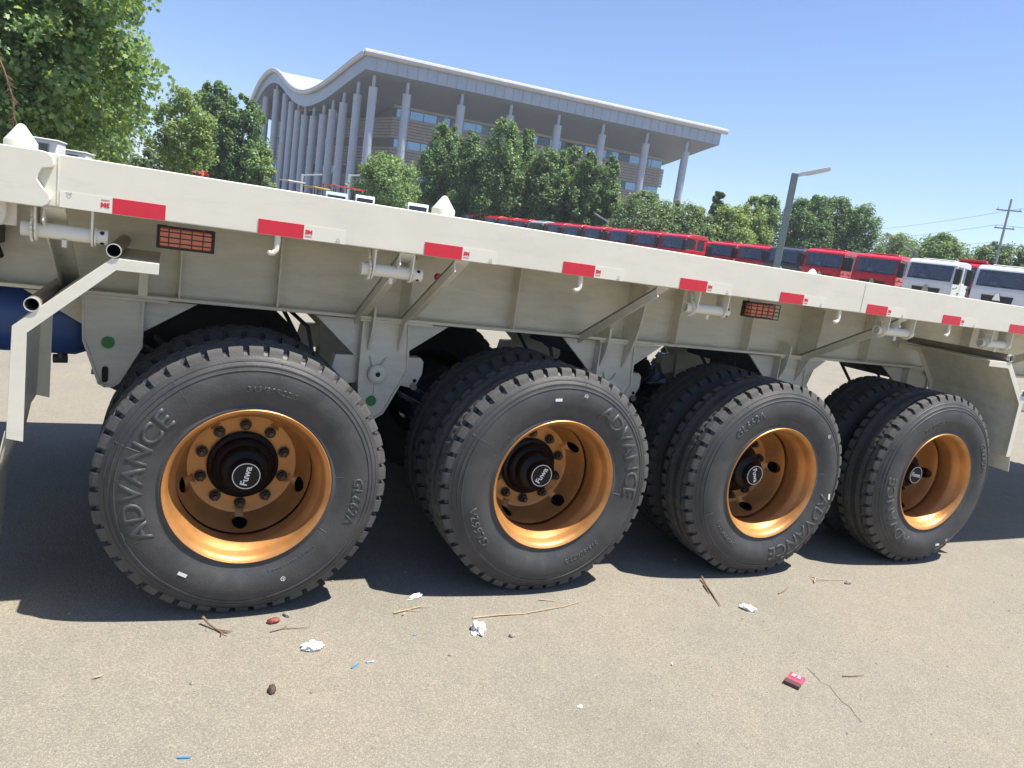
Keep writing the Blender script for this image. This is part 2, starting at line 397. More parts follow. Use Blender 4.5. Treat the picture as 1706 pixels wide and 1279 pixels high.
def build_hanger(cx, poly, wings, mir=False, flip=False):
    f = (lambda y: 2.45-y) if mir else (lambda y: y)
    fx = (lambda x: cx-x) if flip else (lambda x: cx+x)
    P = [(fx(x), z) for x, z in poly]
    m = MB(); a, b = sorted((f(.660), f(.79))); m.prism(P, 'y', a, b)
    h = m.obj('suspension_hanger', 'cream_paint_dusty', trailer, bevel=.002)
    n = len(P)
    q = MB()
    a, b = sorted((f(.648), f(.6602)))
    for i in range(1, n):   # raised edge strip round the plate, open at the top
        p0 = Vector((P[i][0], 0, P[i][1])); p1 = Vector((P[(i+1) % n][0], 0, P[(i+1) % n][1]))
        if abs(p0.z-p1.z) < .01 and p0.z > 1.1: continue
        d = (p1-p0).normalized(); cen = Vector((sum(k[0] for k in P)/n, 0, sum(k[1] for k in P)/n))
        nn = Vector((-d.z, 0, d.x)); nn = nn if (cen-p0).dot(nn) > 0 else -nn
        w = .009
        q.prism([(p0.x, p0.z), (p1.x, p1.z), ((p1+nn*w).x, (p1+nn*w).z), ((p0+nn*w).x, (p0+nn*w).z)], 'y', a, b)
    q.obj('hanger_edge', 'cream_paint_dusty', h)
    for w in wings:
        q = MB(); a, b = sorted((f(.70), f(.712))); q.prism([(fx(x), z) for x, z in w], 'y', a, b); q.obj('gusset_wing', 'cream_paint_dusty', h)
    q = MB(); a, b = sorted((f(.628), f(.78))); lo = min(k[0] for k in P); hi = max(k[0] for k in P)
    q.box(lo-.02, hi+.09, a, b, 1.122, 1.1345); q.obj('hanger_head_plate', 'cream_paint_dusty', h, bevel=.002)
    return h
H_FRONT = [(-.115, 1.122), (.115, 1.122), (.115, .925), (.035, .765), (.012, .748), (-.02, .745), (-.045, .76), (-.107, .94)]
W_FRONT = [[(.115, 1.122), (.32, 1.122), (.115, .985)], [(-.115, 1.122), (-.32, 1.122), (-.115, 1.0)]]
H_MID = [(-.115, 1.122), (.115, 1.122), (.133, .89), (.03, .675), (-.02, .64), (-.10, .66), (-.113, .90)]
W_MID = [[(-.115, 1.122), (-.325, 1.122), (-.115, .935)], [(.115, 1.122), (.33, 1.122), (.125, .975)]]
def disc(name, mt, c, r, d, parent, n=24, bevel=.002):
    m = MB(); m.lathe([(0, -d), (r*.93, -d), (r, -d*.6), (r, 0), (0, 0)], n, 'y', c); return m.obj(name, mt, parent, smooth=True)
for mir in (False, True):
    h1 = build_hanger(-.515, H_FRONT, W_FRONT, mir)
    h5 = build_hanger(4.47, H_FRONT, W_FRONT, mir, flip=True)
    hs = [build_hanger(.64+SP*k, H_MID, W_MID, mir) for k in range(3)]
    if not mir:
        disc('green_cap', 'green_cap', (-.529, .660, .936), .0245, .012, h1)
        m = MB(); m.prism([(-.535+.012*math.cos(t), .80+(.022 if math.sin(t) > 0 else -.022)+.012*math.sin(t)) for t in [2*math.pi*j/16 for j in range(16)]], 'y', .652, .6612)
        m.obj('slot', 'dark_hole', h1)
        m = MB(); m.tube([(-.575, .70, .80), (-.588, .70, .80)], .012, 10); m.obj('bolt', 'pipe_steel', h1)
        for k, h in enumerate(hs):
            cx = .618+SP*k
            m = MB(); m.lathe([(.012, .63), (.018, .626), (.034, .626), (.046, .634), (.047, .66)], 28, 'y', (cx, 0, .871)); m.obj('pivot_boss', 'cream_paint_dusty', h, smooth=True)
            disc('pivot_bolt', 'dark_hole', (cx, .640, .871), .0135, .006, h)
            for s in (-1, 1):
                m = MB(); m.tube([(cx+s*.018, .652, .908), (cx+s*.042, .648, .955)], [.009, .004], 8); m.obj('weld_bead', 'cream_paint', h, smooth=True)
            disc('green_cap', 'green_cap', (cx-.012, .660, .735), .0245, .012, h)
            m = MB(); m.box(cx-.006, cx+.006, .652, .6595, .76, .83); m.obj('welded_bar', 'cream_paint', h)
    for k in range(3):
        cx = .64+SP*k; y0, y1 = (.695, .765) if not mir else (1.685, 1.755)
        m = MB(); m.prism([(cx-.22, .945), (cx-.10, .95), (cx+.12, .955), (cx+.205, .955), (cx+.222, .935), (cx+.222, .875), (cx+.195, .815), (cx+.17, .80), (cx, .83), (cx-.2, .80), (cx-.235, .87)], 'y', y0, y1)
        e = m.obj('equaliser_beam', 'cream_paint_dusty', trailer, bevel=.004)
        if not mir:
            disc('bolt_hole', 'dark_hole', (cx+.185, .696, .838), .010, .003, e)
            m = MB(); m.lathe([(0, -.03), (.016, -.03), (.016, 0)], 10, 'y', (cx+.178, .70, .81)); m.obj('bolt', 'pipe_steel', e, smooth=True)
    # curved gusset plates standing across the beam
    if not mir:
        for k in range(3):
            for dx, zt, yo in ((-.075, 1.225, .57), (.072, 1.46, .50)):
                x = .64+SP*k+dx+(-.02 if k else 0)
                poly = [(.699, zt), (yo+.06, zt)]
                for t in np.linspace(0, 1, 8):
                    z = zt-.02-(zt-.02-.985)*t; poly.append((yo+.03*(1-t)+(.655-yo)*t**2.2, z))
                poly += [(.655, .985), (.655, 1.15), (.699, 1.15)]
                m = MB(); m.prism(poly, 'x', x-.006, x+.006); m.obj('curved_gusset', 'cream_paint_dusty', trailer, bevel=.0012)
build_post = MB(); build_post.box(-.425, -.39, .57, .615, 1.1505, 1.318); build_post.obj('fender_post', 'cream_paint', trailer, bevel=.002)

# reflective tape along the rail
def build_tape():
    me3 = text_mesh('3M', .020, .0003, .0012, ('red_tape',)); meline = text_mesh('DIAMOND', .005, .0002, .0001, ('red_tape',)); me_s = text_mesh('C-1A', .008, .0002, .0001, ('grey_print',))
    def strip(name, a, b, z0, z1, d, par=trailer):
        m = MB(); m.prism([(a, z0), (b, z0), (b, z1), (a, z1)], 'y', -.0102-d, -.0102); return m.obj(name, name, par)
    def piece(x0, s):
        strip('red_tape', x0, x0+.156, 1.4793, 1.5295, .0018)
        a, b = (x0+.1565, x0+.306) if s > 0 else (x0-.148, x0-.0005)
        w = strip('white_tape', a, b, 1.4793, 1.5290, .0012)
        mx = x0+.156+.018 if s > 0 else x0-.021
        rot = 0 if s > 0 else R(180); sg = 1 if s > 0 else -1; zz = 1.505 if s > 0 else 1.504; yy = -.0118
        link('brand_print', me3, w, (mx, yy, zz), (R(90), rot, 0))
        link('brand_print', meline, w, (mx, yy, zz-.015*sg), (R(90), rot, 0))
        ex = x0+.156+.124 if s > 0 else x0-.123
        g = MB(); g.lathe([(.0045, yy), (.0062, yy), (.0062, yy+.0004), (.0045, yy+.0004)], 12, 'y', (ex, 0, 1.492 if s > 0 else 1.516), closed=True); g.obj('stamp_ring', 'grey_print', w)
        link('stamp_print', me_s, w, (ex, yy, 1.484 if s > 0 else 1.525), (R(90), rot, 0))
    for i in range(14): piece(-.0447+.613*i, 1)
    piece(RX(-.4935), -1)   # the strip beside the plate is stuck on upside down
build_tape()

# ------------------------------------------------------------------ wheels
TR = .535
SIDE = [(.292, .020), (.300, .006), (.312, .003), (.322, .007), (.330, .006), (.345, .000), (.370, -.007), (.395, -.010), (.420, -.0095), (.440, -.006),
        (.452, -.0025), (.4535, -.0045), (.4565, -.0045), (.458, .000), (.468, .004), (.4695, .0025), (.474, .0035), (.4755, .008), (.486, .0155), (.4875, .0145), (.492, .017), (.4935, .0205), (.503, .0275)]
def bulge(r, th):
    d = ((th-1.5*math.pi+math.pi) % (2*math.pi)-math.pi)/.42
    return .011*math.exp(-d*d)*math.sin(math.pi*min(1, max(0, (r-.31)/.21)))
def side_y(r, th=math.pi/2): return float(np.interp(r, [a for a, b in SIDE], [b for a, b in SIDE]))-bulge(r, th)
def tyre_mesh(dark=False):
    WID = .298; NL = 46
    # points across: (radius, y, lug type)  0 = plain, 1 = shoulder lug (cut by notches), 2 = tread block, 3 = groove floor
    half = [(r, y, 0) for r, y in SIDE]+[(.506, .0300, 1), (.518, .0345, 1), (.531, .0405, 1), (TR, .0455, 1), (TR, .068, 1), (TR, .079, 2), (TR-.0135, .081, 3), (TR-.0135, .091, 3), (TR, .094, 2), (TR, .1235, 2), (TR-.0135, .1265, 3)]
    prof = half+[(r, WID-y, t) for r, y, t in half[::-1]]
    fr = [0, .03, .155, .28, .31, .48, .66, .83]
    vs = []; k = len(prof); n = NL*len(fr)
    for L in range(NL):
        for q, f in enumerate(fr):
            th = 2*math.pi*(L+f)/NL
            z = abs(((f*2) % 1)*2-1)-.5      # zigzag of the grooves
            for i, (r, y, t) in enumerate(prof):
                yy = y; rr = r
                notch = q in (1, 2, 3)
                if t == 1 and notch:
                    deep = .019 if q == 2 else .017
                    rr = min(r, TR-deep)
                    if r < TR-deep: rr = r-.002
                    if y < .045: yy = y+.013*(1 if r > .51 else .35)
                    if y > WID-.045: yy = y-.013*(1 if r > .51 else .35)
                elif t in (2, 3):
                    yy = y+.005*z*(1 if y < WID/2 else -1)
                    if t == 2 and q == 5: rr = r-.006
                if t == 0:   # sidewall bulge over the contact patch
                    bl = bulge(r, th)
                    yy += -bl if y < WID/2 else bl
                vs.append((rr*math.cos(th), yy, max(rr*math.sin(th), -ZC+.0005)))
    fs = [(j*k+i, j*k+i+1, ((j+1) % n)*k+i+1, ((j+1) % n)*k+i) for j in range(n) for i in range(k-1)]
    m = MB()
    m.v = vs; m.f = [list(f) for f in fs]; ty_ = [p[2] for p in prof]
    m.mi = [1 if (ty_[i] in (1, 2) and ty_[i+1] in (1, 2) and not (j % 8 < 4 and 1 in (ty_[i], ty_[i+1]))) else 0 for j in range(n) for i in range(k-1)]
    return m.mesh('tyre', ['tyre_dark', 'tyre_dark'] if dark else ['tyre_rubber', 'tread_dust'], smooth=True, ang=28)
TYRE = tyre_mesh(); TYRE_D = tyre_mesh(True)

def rim_mesh():
    m = MB()   # barrel: flange, bead seat, drop well, inner flange; closed thin section
    out = [(.299, .0035), (.3035, .000), (.306, .003), (.305, .010), (.296, .014), (.291, .022), (.287, .048), (.282, .060), (.266, .082), (.262, .10), (.262, .15), (.268, .175), (.283, .2), (.287, .25), (.292, .268), (.303, .272), (.303, .278)]
    inn = [(.296, .278), (.285, .262), (.280, .25), (.276, .2), (.258, .168), (.2555, .15), (.2555, .10), (.259, .082), (.274, .060), (.2795, .048), (.2835, .022), (.290, .010)]
    m.lathe(out+inn, 72, closed=True)
    return m.mesh('rim_barrel', ['gold_rim'], smooth=True, ang=40)
def disc_mesh():
    m = MB()
    prof = [(.135, .300), (.200, .300), (.212, .2965), (.219, .288), (.236, .238), (.247, .205), (.2565, .186), (.2565, .200), (.250, .215), (.243, .245), (.226, .297), (.215, .308), (.200, .311), (.135, .311)]
    m.lathe(prof, 60, closed=True)
    me = m.mesh('disc_tmp', ['gold_rim'])
    o = link('disc_tmp', me)
    cut = MB()
    for k in range(5):
        a = R(-90+72*k); c = (.232*math.cos(a), 0, .232*math.sin(a)); d = Vector((math.cos(a)*.85, -.5, math.sin(a)*.85)).normalized()
        p = Vector((c[0], .250, c[2])); cut.tube([p-d*.06, p+d*.06], .032, 20)
    co = cut.obj('cut_tmp', 'dark_hole')
    bm_ = o.modifiers.new('b', 'BOOLEAN'); bm_.operation = 'DIFFERENCE'; bm_.object = co; bm_.solver = 'EXACT'
    dg = bpy.context.evaluated_depsgraph_get(); res = bpy.data.meshes.new_from_object(o.evaluated_get(dg))
    bpy.data.objects.remove(o); bpy.data.objects.remove(co)
    if len(res.polygons) < 100: res = me
    res.materials.clear(); res.materials.append(MATS['gold_rim'])
    res.polygons.foreach_set('material_index', [0]*len(res.polygons))
    res.shade_smooth(); res.set_sharp_from_angle(angle=R(32)); res.name = 'wheel_disc'
    return res
def hub_mesh():
    m = MB()
    m.lathe([(0, .140), (.054, .1405), (.058, .1435), (.061, .150), (.064, .172), (.078, .182), (.088, .186), (.093, .192), (.098, .232), (.110, .238), (.118, .246), (.122, .268), (.136, .274), (.1395, .280), (.1395, .325)], 48)
    return m.mesh('hub_cap', ['hub_black'], smooth=True, ang=30)
def nut_mesh():
    m = MB(); n = 6
    def ring(r, y, k=6, ph=0): return [(r*math.cos(2*math.pi*j/k+ph), y, r*math.sin(2*math.pi*j/k+ph)) for j in range(k)]
    m.lathe([(.0235, .2995), (.0235, .294), (.018, .2935)], 18)
    m.lathe([(.0190, .2935), (.0190, .274), (.0165, .2725), (.0118, .2725)], 6)
    m.lathe([(.0112, .2730), (.0112, .262), (.0095, .260), (0, .260)], 10)
    return m.mesh('wheel_nut', ['nut_steel'], smooth=True, ang=25)
RIM, DISC, HUB, NUT = rim_mesh(), disc_mesh(), hub_mesh(), nut_mesh()
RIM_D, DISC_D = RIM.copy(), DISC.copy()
for d_ in (RIM_D, DISC_D): d_.materials.clear(); d_.materials.append(MATS['navy_steel'])  # inner rims and discs: shade under the trailer put into their colour

def arc_text(s, size, r0, ang_mid, lift, bold=0, spread=1.0, mt='lettering', shear=0):
    """raised sidewall lettering bent round the tyre; reads clockwise, tops outward"""
    me = text_mesh(s, size, .0, bold, (mt,), shear=shear)
    bm = bmesh.new(); bm.from_mesh(me)
    bmesh.ops.triangulate(bm, faces=bm.faces)
    for _ in range(1):
        es = [e for e in bm.edges if e.calc_length() > .02]
        if es: bmesh.ops.subdivide_edges(bm, edges=es, cuts=1)
    top = list(bm.faces)
    r = bmesh.ops.extrude_face_region(bm, geom=top)
    up = {v for v in r['geom'] if isinstance(v, bmesh.types.BMVert)}
    for v in bm.verts:
        u, w = v.co.x*spread, v.co.y
        rr = r0+w; a = ang_mid-u/r0; y = side_y(rr, a)
        y += (-lift if v in up else .0006)
        v.co = Vector((rr*math.cos(a), y, rr*math.sin(a)))
    bmesh.ops.recalc_face_normals(bm, faces=bm.faces)
    bm.to_mesh(me); bm.free()
    return me
FUWA = text_mesh('Fuwa', .038, .0006, .0009); RING_M = MB()
RING_M.lathe([(.0500, .1383), (.0530, .1383), (.0530, .1402), (.0500, .1402)], 48, closed=True); RING = RING_M.mesh('emblem_ring', ['white_print'])
spec = [ # ADVANCE angle, code angle, size angle, emblem tilt, sticker(angle, r, tilt), stamp(angle, r)
    (173, -8, 82, 78, (237, .395), (-68, .40)),
    (28, 208, -60, 62, (98, .405), (79, .43)),
    (-46, 128, 225, -72, (-10, .43), (40, .42)),
    (212, 24, 112, -8, (-72, .42), (300, .43)),
]
def stamp_mesh(r, a):
    m = MB(); c = (r*math.cos(a), side_y(r, a)-.0012, r*math.sin(a))
    m.lathe([(.0075, 0), (.0095, 0), (.0095, .0008), (.0075, .0008)], 18, 'y', c, closed=True)
    m.box(c[0]-.0045, c[0]-.002, c[1], c[1]+.0008, c[2]-.003, c[2]+.004); m.box(c[0]+.001, c[0]+.004, c[1], c[1]+.0008, c[2]-.004, c[2]+.003)
    return m
def vent_lines(seed, w):
    rnd = random.Random(seed)
    for k in range(9):
        a = 2*math.pi*(k+rnd.uniform(-.25, .25))/9
        lo, hi = ((.405, .455) if rnd.random() < .6 else (.322, .355))
        rs = np.linspace(lo, hi+(.035 if lo > .4 else 0), 7); m = MB()
        m.tube([(r*math.cos(a+.02*(r-lo)), side_y(r, a)-.0003, r*math.sin(a+.02*(r-lo))) for r in rs], .0008, 4); m.obj('mould_line', 'lettering', w)
def build_wheel(k, near=True, outer=True):
    if near: y0 = 0 if outer else .345+.298
    else: y0 = 2.45 if outer else 2.45-.345-.298
    flip = (near != outer)   # face of the wheel turned toward +y
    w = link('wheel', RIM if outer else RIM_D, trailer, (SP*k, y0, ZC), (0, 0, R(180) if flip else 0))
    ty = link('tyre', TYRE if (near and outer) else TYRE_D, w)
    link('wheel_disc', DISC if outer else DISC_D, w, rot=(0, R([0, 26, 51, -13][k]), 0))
    if not outer: return
    hc = link('hub_cap', HUB, w)
    for j in range(10):
        a = 2*math.pi*(j+.5)/10; link('wheel_nut', NUT, w, (.1675*math.cos(a), 0, .1675*math.sin(a)))
    if not near: return
    A, C, Z, E, st, sp = spec[k]
    if k == 2: pass
    link('sidewall_lettering', arc_text('ADVANCE', .100, .398, R(A), .0022, .0023, 1.08, shear=.06), w)
    link('sidewall_lettering', arc_text('GL662A', .056, .408, R(C), .0018, .0012, 1.05, shear=.12), w)
    link('sidewall_lettering', arc_text('315/80R22.5', .030, .385, R(Z), .0013, .0004, 1.25, shear=.1), w)
    link('sidewall_lettering', arc_text('TUBELESS  REGROOVABLE', .014, .352, R(A+128), .0007, .0001, 1.2), w)
    vent_lines(k, w)
    link('emblem_ring', RING, w); link('emblem_print', FUWA, w, (0, .1392, 0), (R(90), -R(E), 0))
    a, r = R(st[0]), st[1]
    m = MB(); m.box(-.017, .017, -.0006, .0, -.0065, .0065); s_ = m.obj('paper_sticker', 'white_print', w)
    s_.location = (r*math.cos(a), side_y(r, a)-.0016, r*math.sin(a)); s_.rotation_euler = (0, [R(28), R(-4), R(80), R(-3)][k], 0)
    stamp_mesh(sp[1], R(sp[0])).obj('paint_stamp', 'white_print', w)
for k in range(4):
    build_wheel(k, True, True); build_wheel(k, True, False); build_wheel(k, False, True); build_wheel(k, False, False)

# ------------------------------------------------------------------ axles, springs, brakes, tanks
def build_running_gear():
    for k in range(4):
        x = SP*k
        m = MB(); m.tube([(x, .30, ZC), (x, 2.15, ZC)], .072, 16); ax = m.obj('axle', 'navy_steel', trailer, smooth=True)
        for s in (0, 1):
            yc = .79 if not s else 1.66
            m = MB(); m.lathe([(.09, yc-.10), (.21, yc-.10), (.215, yc-.08), (.215, yc+.08), (.19, yc+.10), (.08, yc+.10)], 32, 'y', (x, 0, ZC)); m.obj('brake_drum', 'navy_steel', ax, smooth=True)
            for i in range(3):
                L = .56-.1*i; pts = [(x+u*L, .735 if not s else 1.715, ZC+.105+.018*i+.13*(1-abs(u)**1.6)*-.35+.13*abs(u)**1.6) for u in np.linspace(-1, 1, 9)]
                m = MB()
                for p, q in zip(pts[:-1], pts[1:]): m.obox(p, q, .09, .016)
                m.obj('leaf_spring', 'navy_steel', ax)
            m = MB(); m.box(x-.07, x+.07, (.685 if not s else 1.665), (.785 if not s else 1.765), ZC-.09, ZC+.2); m.obj('spring_seat', 'navy_steel', ax, bevel=.006)
            yb = 1.0 if not s else 1.45
            m = MB(); m.lathe([(0, -.09), (.07, -.09), (.08, -.07), (.082, 0), (.086, .005), (.082, .012), (.078, .09), (.05, .11), (0, .11)], 20, 'x', (x+.24, yb, ZC+.16)); m.obj('brake_chamber', 'black_plastic', ax, smooth=True)
            m = MB(); m.obox((x+.02, yb, ZC+.02), (x+.15, yb, ZC+.16), .03, .05); m.obj('slack_adjuster', 'navy_steel', ax)
        m = MB(); m.tube([(x+.24, 1.0, ZC+.25), (x+.3, 1.02, ZC+.42), (x+.22, 1.08, ZC+.56), (x+.1, 1.2, ZC+.62)], .011, 8); m.obj('air_hose', 'black_plastic', ax, smooth=True)
        m = MB(); m.tube([(x+.26, .78, ZC+.2), (x+.33, .76, ZC+.38), (x+.30, .80, ZC+.52), (x+.2, .95, ZC+.6)], .010, 8); m.obj('air_hose', 'black_plastic', ax, smooth=True)
    for y in (.95, 1.5):
        m = MB(); m.box(X0+.3, X1-.3, y-.02, y+.02, 1.20, 1.24); m.obj('brake_pipe_tray', 'navy_steel', trailer)
    for x in (.64, 1.96, 3.28, 4.9):
        m = MB(); m.box(x-.05, x+.05, .80, 1.65, .98, 1.10); m.obj('frame_crosstube', 'navy_steel', trailer, bevel=.01)
    for x0, x1, y, z in ((-1.35, -.58, .97, .985), (-1.35, -.9, 1.45, .985)):
        m = MB(); prof = [(0, x0), (.09, x0+.01), (.145, x0+.04), (.165, x0+.09), (.165, x1-.09), (.145, x1-.04), (.09, x1-.01), (0, x1)]
        m.lathe(prof, 32, 'x', (0, y, z)); t = m.obj('air_tank', 'blue_tank', trailer, smooth=True, ang=50)
        m = MB(); m.lathe([(.166, x0+.2), (.170, x0+.2), (.170, x0+.235), (.166, x0+.235)], 32, 'x', (0, y, z), closed=True); m.obj('tank_strap', 'black_plastic', t, smooth=True)
        m = MB(); m.tube([(x1-.14, y-.02, z-.15), (x1-.14, y-.02, z-.19)], .02, 10); m.tube([(x1-.175, y-.02, z-.188), (x1-.12, y-.02, z-.185)], .02, 10); m.obj('drain_valve', 'black_plastic', t, smooth=True)
    # brake valve with hoses on the web, far left
    m = MB(); m.tube([(-.90, .62, 1.395), (-.90, .56, 1.385)], .028, 14); m.tube([(-.91, .60, 1.37), (-.935, .58, 1.33), (-.915, .58, 1.29), (-.905, .60, 1.25)], .020, 10); m.box(-.97, -.90, .58, .70, 1.30, 1.36)
    v = m.obj('relay_valve', 'black_plastic', trailer, smooth=True)
    m = MB(); m.tube([(-.93, .58, 1.26), (-1.02, .56, 1.22), (-1.2, .58, 1.24), (-1.5, .62, 1.2)], .010, 8); m.tube([(-.93, .57, 1.36), (-1.05, .55, 1.37), (-1.4, .58, 1.33)], .010, 8); m.obj('air_hose', 'black_plastic', v, smooth=True)
    # bent rod under the rail at the left edge
    m = MB(); m.tube([(-1.2, .03, 1.478), (-1.2, .03, 1.42), (-1.19, .03, 1.40), (-.83, .03, 1.402), (-.805, .03, 1.41), (-.80, .03, 1.43), (-.80, .03, 1.478)], .012, 10); m.obj('bent_rod', 'cream_paint', trailer, smooth=True)
    m = MB(); m.box(-.815, -.765, .05, .06, 1.40, 1.478); m.obj('rod_bracket', 'cream_paint', trailer, bevel=.003)
build_running_gear()

# ------------------------------------------------------------------ winches, hooks, lamps, cones
def build_winch(x0, x1, xe):
    y, z, r = .05, 1.397, .0245
    m = MB(); m.pipe((x0-.042, y, z), (x1+.004, y, z), r, .005); d = m.obj('strap_winch', 'cream_paint', trailer, smooth=True)
    for x in (x0, x1):
        p = [(y-.045, 1.4785), (y+.045, 1.4785), (y+.042, 1.40)]+[(y+.036*math.cos(t), z+.036*math.sin(t)) for t in np.linspace(0, -math.pi, 9)]+[(y-.042, 1.40)]
        q = MB(); q.prism(p, 'x', x-.0035, x+.0035); q.obj('winch_bracket', 'cream_paint', d, bevel=.001)
    q = MB(); n = 16; p = []
    for j in range(n):
        a = 2*math.pi*j/n; p += [(y+.034*math.cos(a), z+.034*math.sin(a)), (y+.0405*math.cos(a+.12), z+.0405*math.sin(a+.12))]
    q.prism(p, 'x', x0-.015, x0-.0075); q.obj('ratchet_wheel', 'cream_paint', d)
    q = MB(); q.pipe((x1+.0045, y, z), (xe, y, z), r+.001, .006); q.lathe([(r, x1+.006), (r+.008, x1+.006), (r+.008, x1+.012), (r, x1+.012)], 24, 'x', (0, y, z), closed=True); s = q.obj('winch_socket', 'cream_paint', d, smooth=True)
    for dz, dy in ((.014, -.0215), (-.020, -.0145)):
        q = MB(); c = Vector((.5*(x1+xe)+.006, y+dy, z+dz)); nn = Vector((0, dy, dz)).normalized(); q.tube([c-nn*.002, c+nn*.0010], .0068, 12); q.obj('socket_hole', 'dark_hole', s)
    q = MB(); q.tube([(.5*(x0+x1), y-.012, z-r+.002), (.5*(x0+x1), y-.012, z-r-.022)], .008, 8); q.obj('winch_stop', 'cream_paint', d, smooth=True)
    q = MB(); q.obox((x0-.012, y+.02, 1.475), (x0-.012, y-.01, 1.438), .01, .012); q.obj('pawl', 'cream_paint', d, bevel=.002)
for a in ((-.711, -.553, -.508), (.386, .538, .587), (1.935, 2.113, 2.15), (3.24, 3.445, 3.48), (4.14, 4.33, 4.37), (5.5, 5.7, 5.74)): build_winch(*a)
for x in (.026, 1.285, 2.845, 3.725, 5.0):
    m = MB(); m.tube([(x, .006, 1.479), (x, .004, 1.445), (x-.002, .002, 1.428), (x-.012, 0, 1.416), (x-.024, -.001, 1.414), (x-.030, -.001, 1.421)], [.011, .011, .0105, .010, .009, .007], 10)
    m.obj('rope_hook', 'cream_paint', trailer, smooth=True)
for x0, x1 in ((-.362, -.18), (2.29, 2.478)):
    z0, z1 = 1.386, 1.460
    m = MB(); m.box(x0+.008, x1-.008, .062, .10, z0+.006, z1-.006); l = m.obj('marker_lamp', 'orange_lens', trailer, bevel=.006)
    m = MB(); m.box(x0-.002, x1+.002, .098, .112, z0-.002, z1+.002); m.obj('lamp_housing', 'black_plastic', l, bevel=.002)
    m = MB()
    for t in np.linspace(0, 1, 6): x = x0+(x1-x0)*t; m.tube([(x, .045, z0), (x, .045, z1)], .0022, 6); 
    for t in np.linspace(0, 1, 5): z = z0+(z1-z0)*t; m.tube([(x0, .046, z), (x1, .046, z)], .0022, 6); m.tube([(x0, .046, z), (x0, .11, z)], .002, 6); m.tube([(x1, .046, z), (x1, .11, z)], .002, 6)
    m.obj('lamp_guard', 'black_plastic', l, smooth=True)
    m = MB(); m.box(x0+.03, x1-.03, .098, .110, z1+.001, 1.4785); m.obj('lamp_bracket', 'cream_paint', l)
m = MB(); m.lathe([(0, -.008), (.012, -.008), (.016, -.003), (.016, .01)], 18, 'y', (.745, .30, 1.385)); m.obj('small_reflector', 'red_tape', trailer, smooth=True)
for x, dz in ((-.767, 0), (.665, 0), (2.705, -.052)):
    y = .105
    m = MB(); m.lathe([(0, 1.6345), (.047, 1.6345), (.047, 1.664+dz), (.046, 1.667+dz), (.042, 1.671+dz), (.012, 1.714+dz), (.006, 1.719+dz), (0, 1.720+dz)], 24, 'z', (x, y, 0))
    c = m.obj('twist_lock_cone', 'cream_paint', trailer, smooth=True, ang=25)

# ------------------------------------------------------------------ fenders
def build_fender(outer, inner, pipes, flap=None):
    m = MB(); t = .004; n = len(outer)
    # bent sheet following the outer polyline
    for a, b in zip(outer[:-1], outer[1:]):
        m.obox((a[0], .003, a[1]), (a[0], .62, a[1]), .0001, .0001) if False else None
    off = []
    for i, p in enumerate(outer):
        a = Vector(outer[max(i-1, 0)]); b = Vector(outer[min(i+1, n-1)]); d = (b-a).normalized(); nn = Vector((-d.y, d.x))
        c = Vector(inner[i])-Vector(p)
        if nn.dot(c) < 0: nn = -nn
        off.append((p[0]+nn.x*t, p[1]+nn.y*t))
    m.prism(list(outer)+off[::-1], 'y', .0025, .62)
    s = m.obj('mudguard', 'cream_paint_dusty', trailer)
    for y in (-.002, .6205):
        q = MB(); q.prism(list(outer)+list(inner)[::-1], 'y', y, y+.0045); q.obj('mudguard_lip', 'cream_paint', s, bevel=.001)
    for x, z in pipes:
        q = MB(); q.cur = 0; q.pipe((x, .012, z), (x, .70, z), .0228, .0022, 24); q.cur = 1; q.pipe((x, -.006, z), (x, .012, z), .0230, .0026, 24); q.obj('mudguard_tube', ['pipe_steel', 'pipe_end'], s, smooth=True)
    if flap:
        q = MB(); q.prism(flap, 'y', .0, .60); q.obj('mud_flap', 'cream_paint', s)
build_fender([(-.35, 1.333), (-.490, 1.336), (-.765, 1.085), (-.775, .71)], [(-.35, 1.296), (-.477, 1.297), (-.724, 1.066), (-.727, .70)],
             [(-.487, 1.3605), (-.712, 1.160)], [(-.779, .735), (-.776, .735), (-.80, .60), (-.855, .45), (-.88, .10), (-.884, .10), (-.859, .45), (-.804, .60)])
build_fender([(4.16, 1.30), (4.365, 1.30), (4.59, 1.06), (4.60, .70)], [(4.16, 1.265), (4.352, 1.262), (4.552, 1.045), (4.562, .70)],
             [(4.352, 1.3245), (4.57, 1.112)], [(4.604, .74), (4.600, .74), (4.63, .60), (4.634, .60)])
m = MB(); m.lathe([(0, 4.82), (.06, 4.82), (.07, 4.84), (.07, 5.3), (0, 5.32)], 24, 'x', (0, .25, 1.02)); m.obj('oil_canister', 'chrome', trailer, smooth=True)

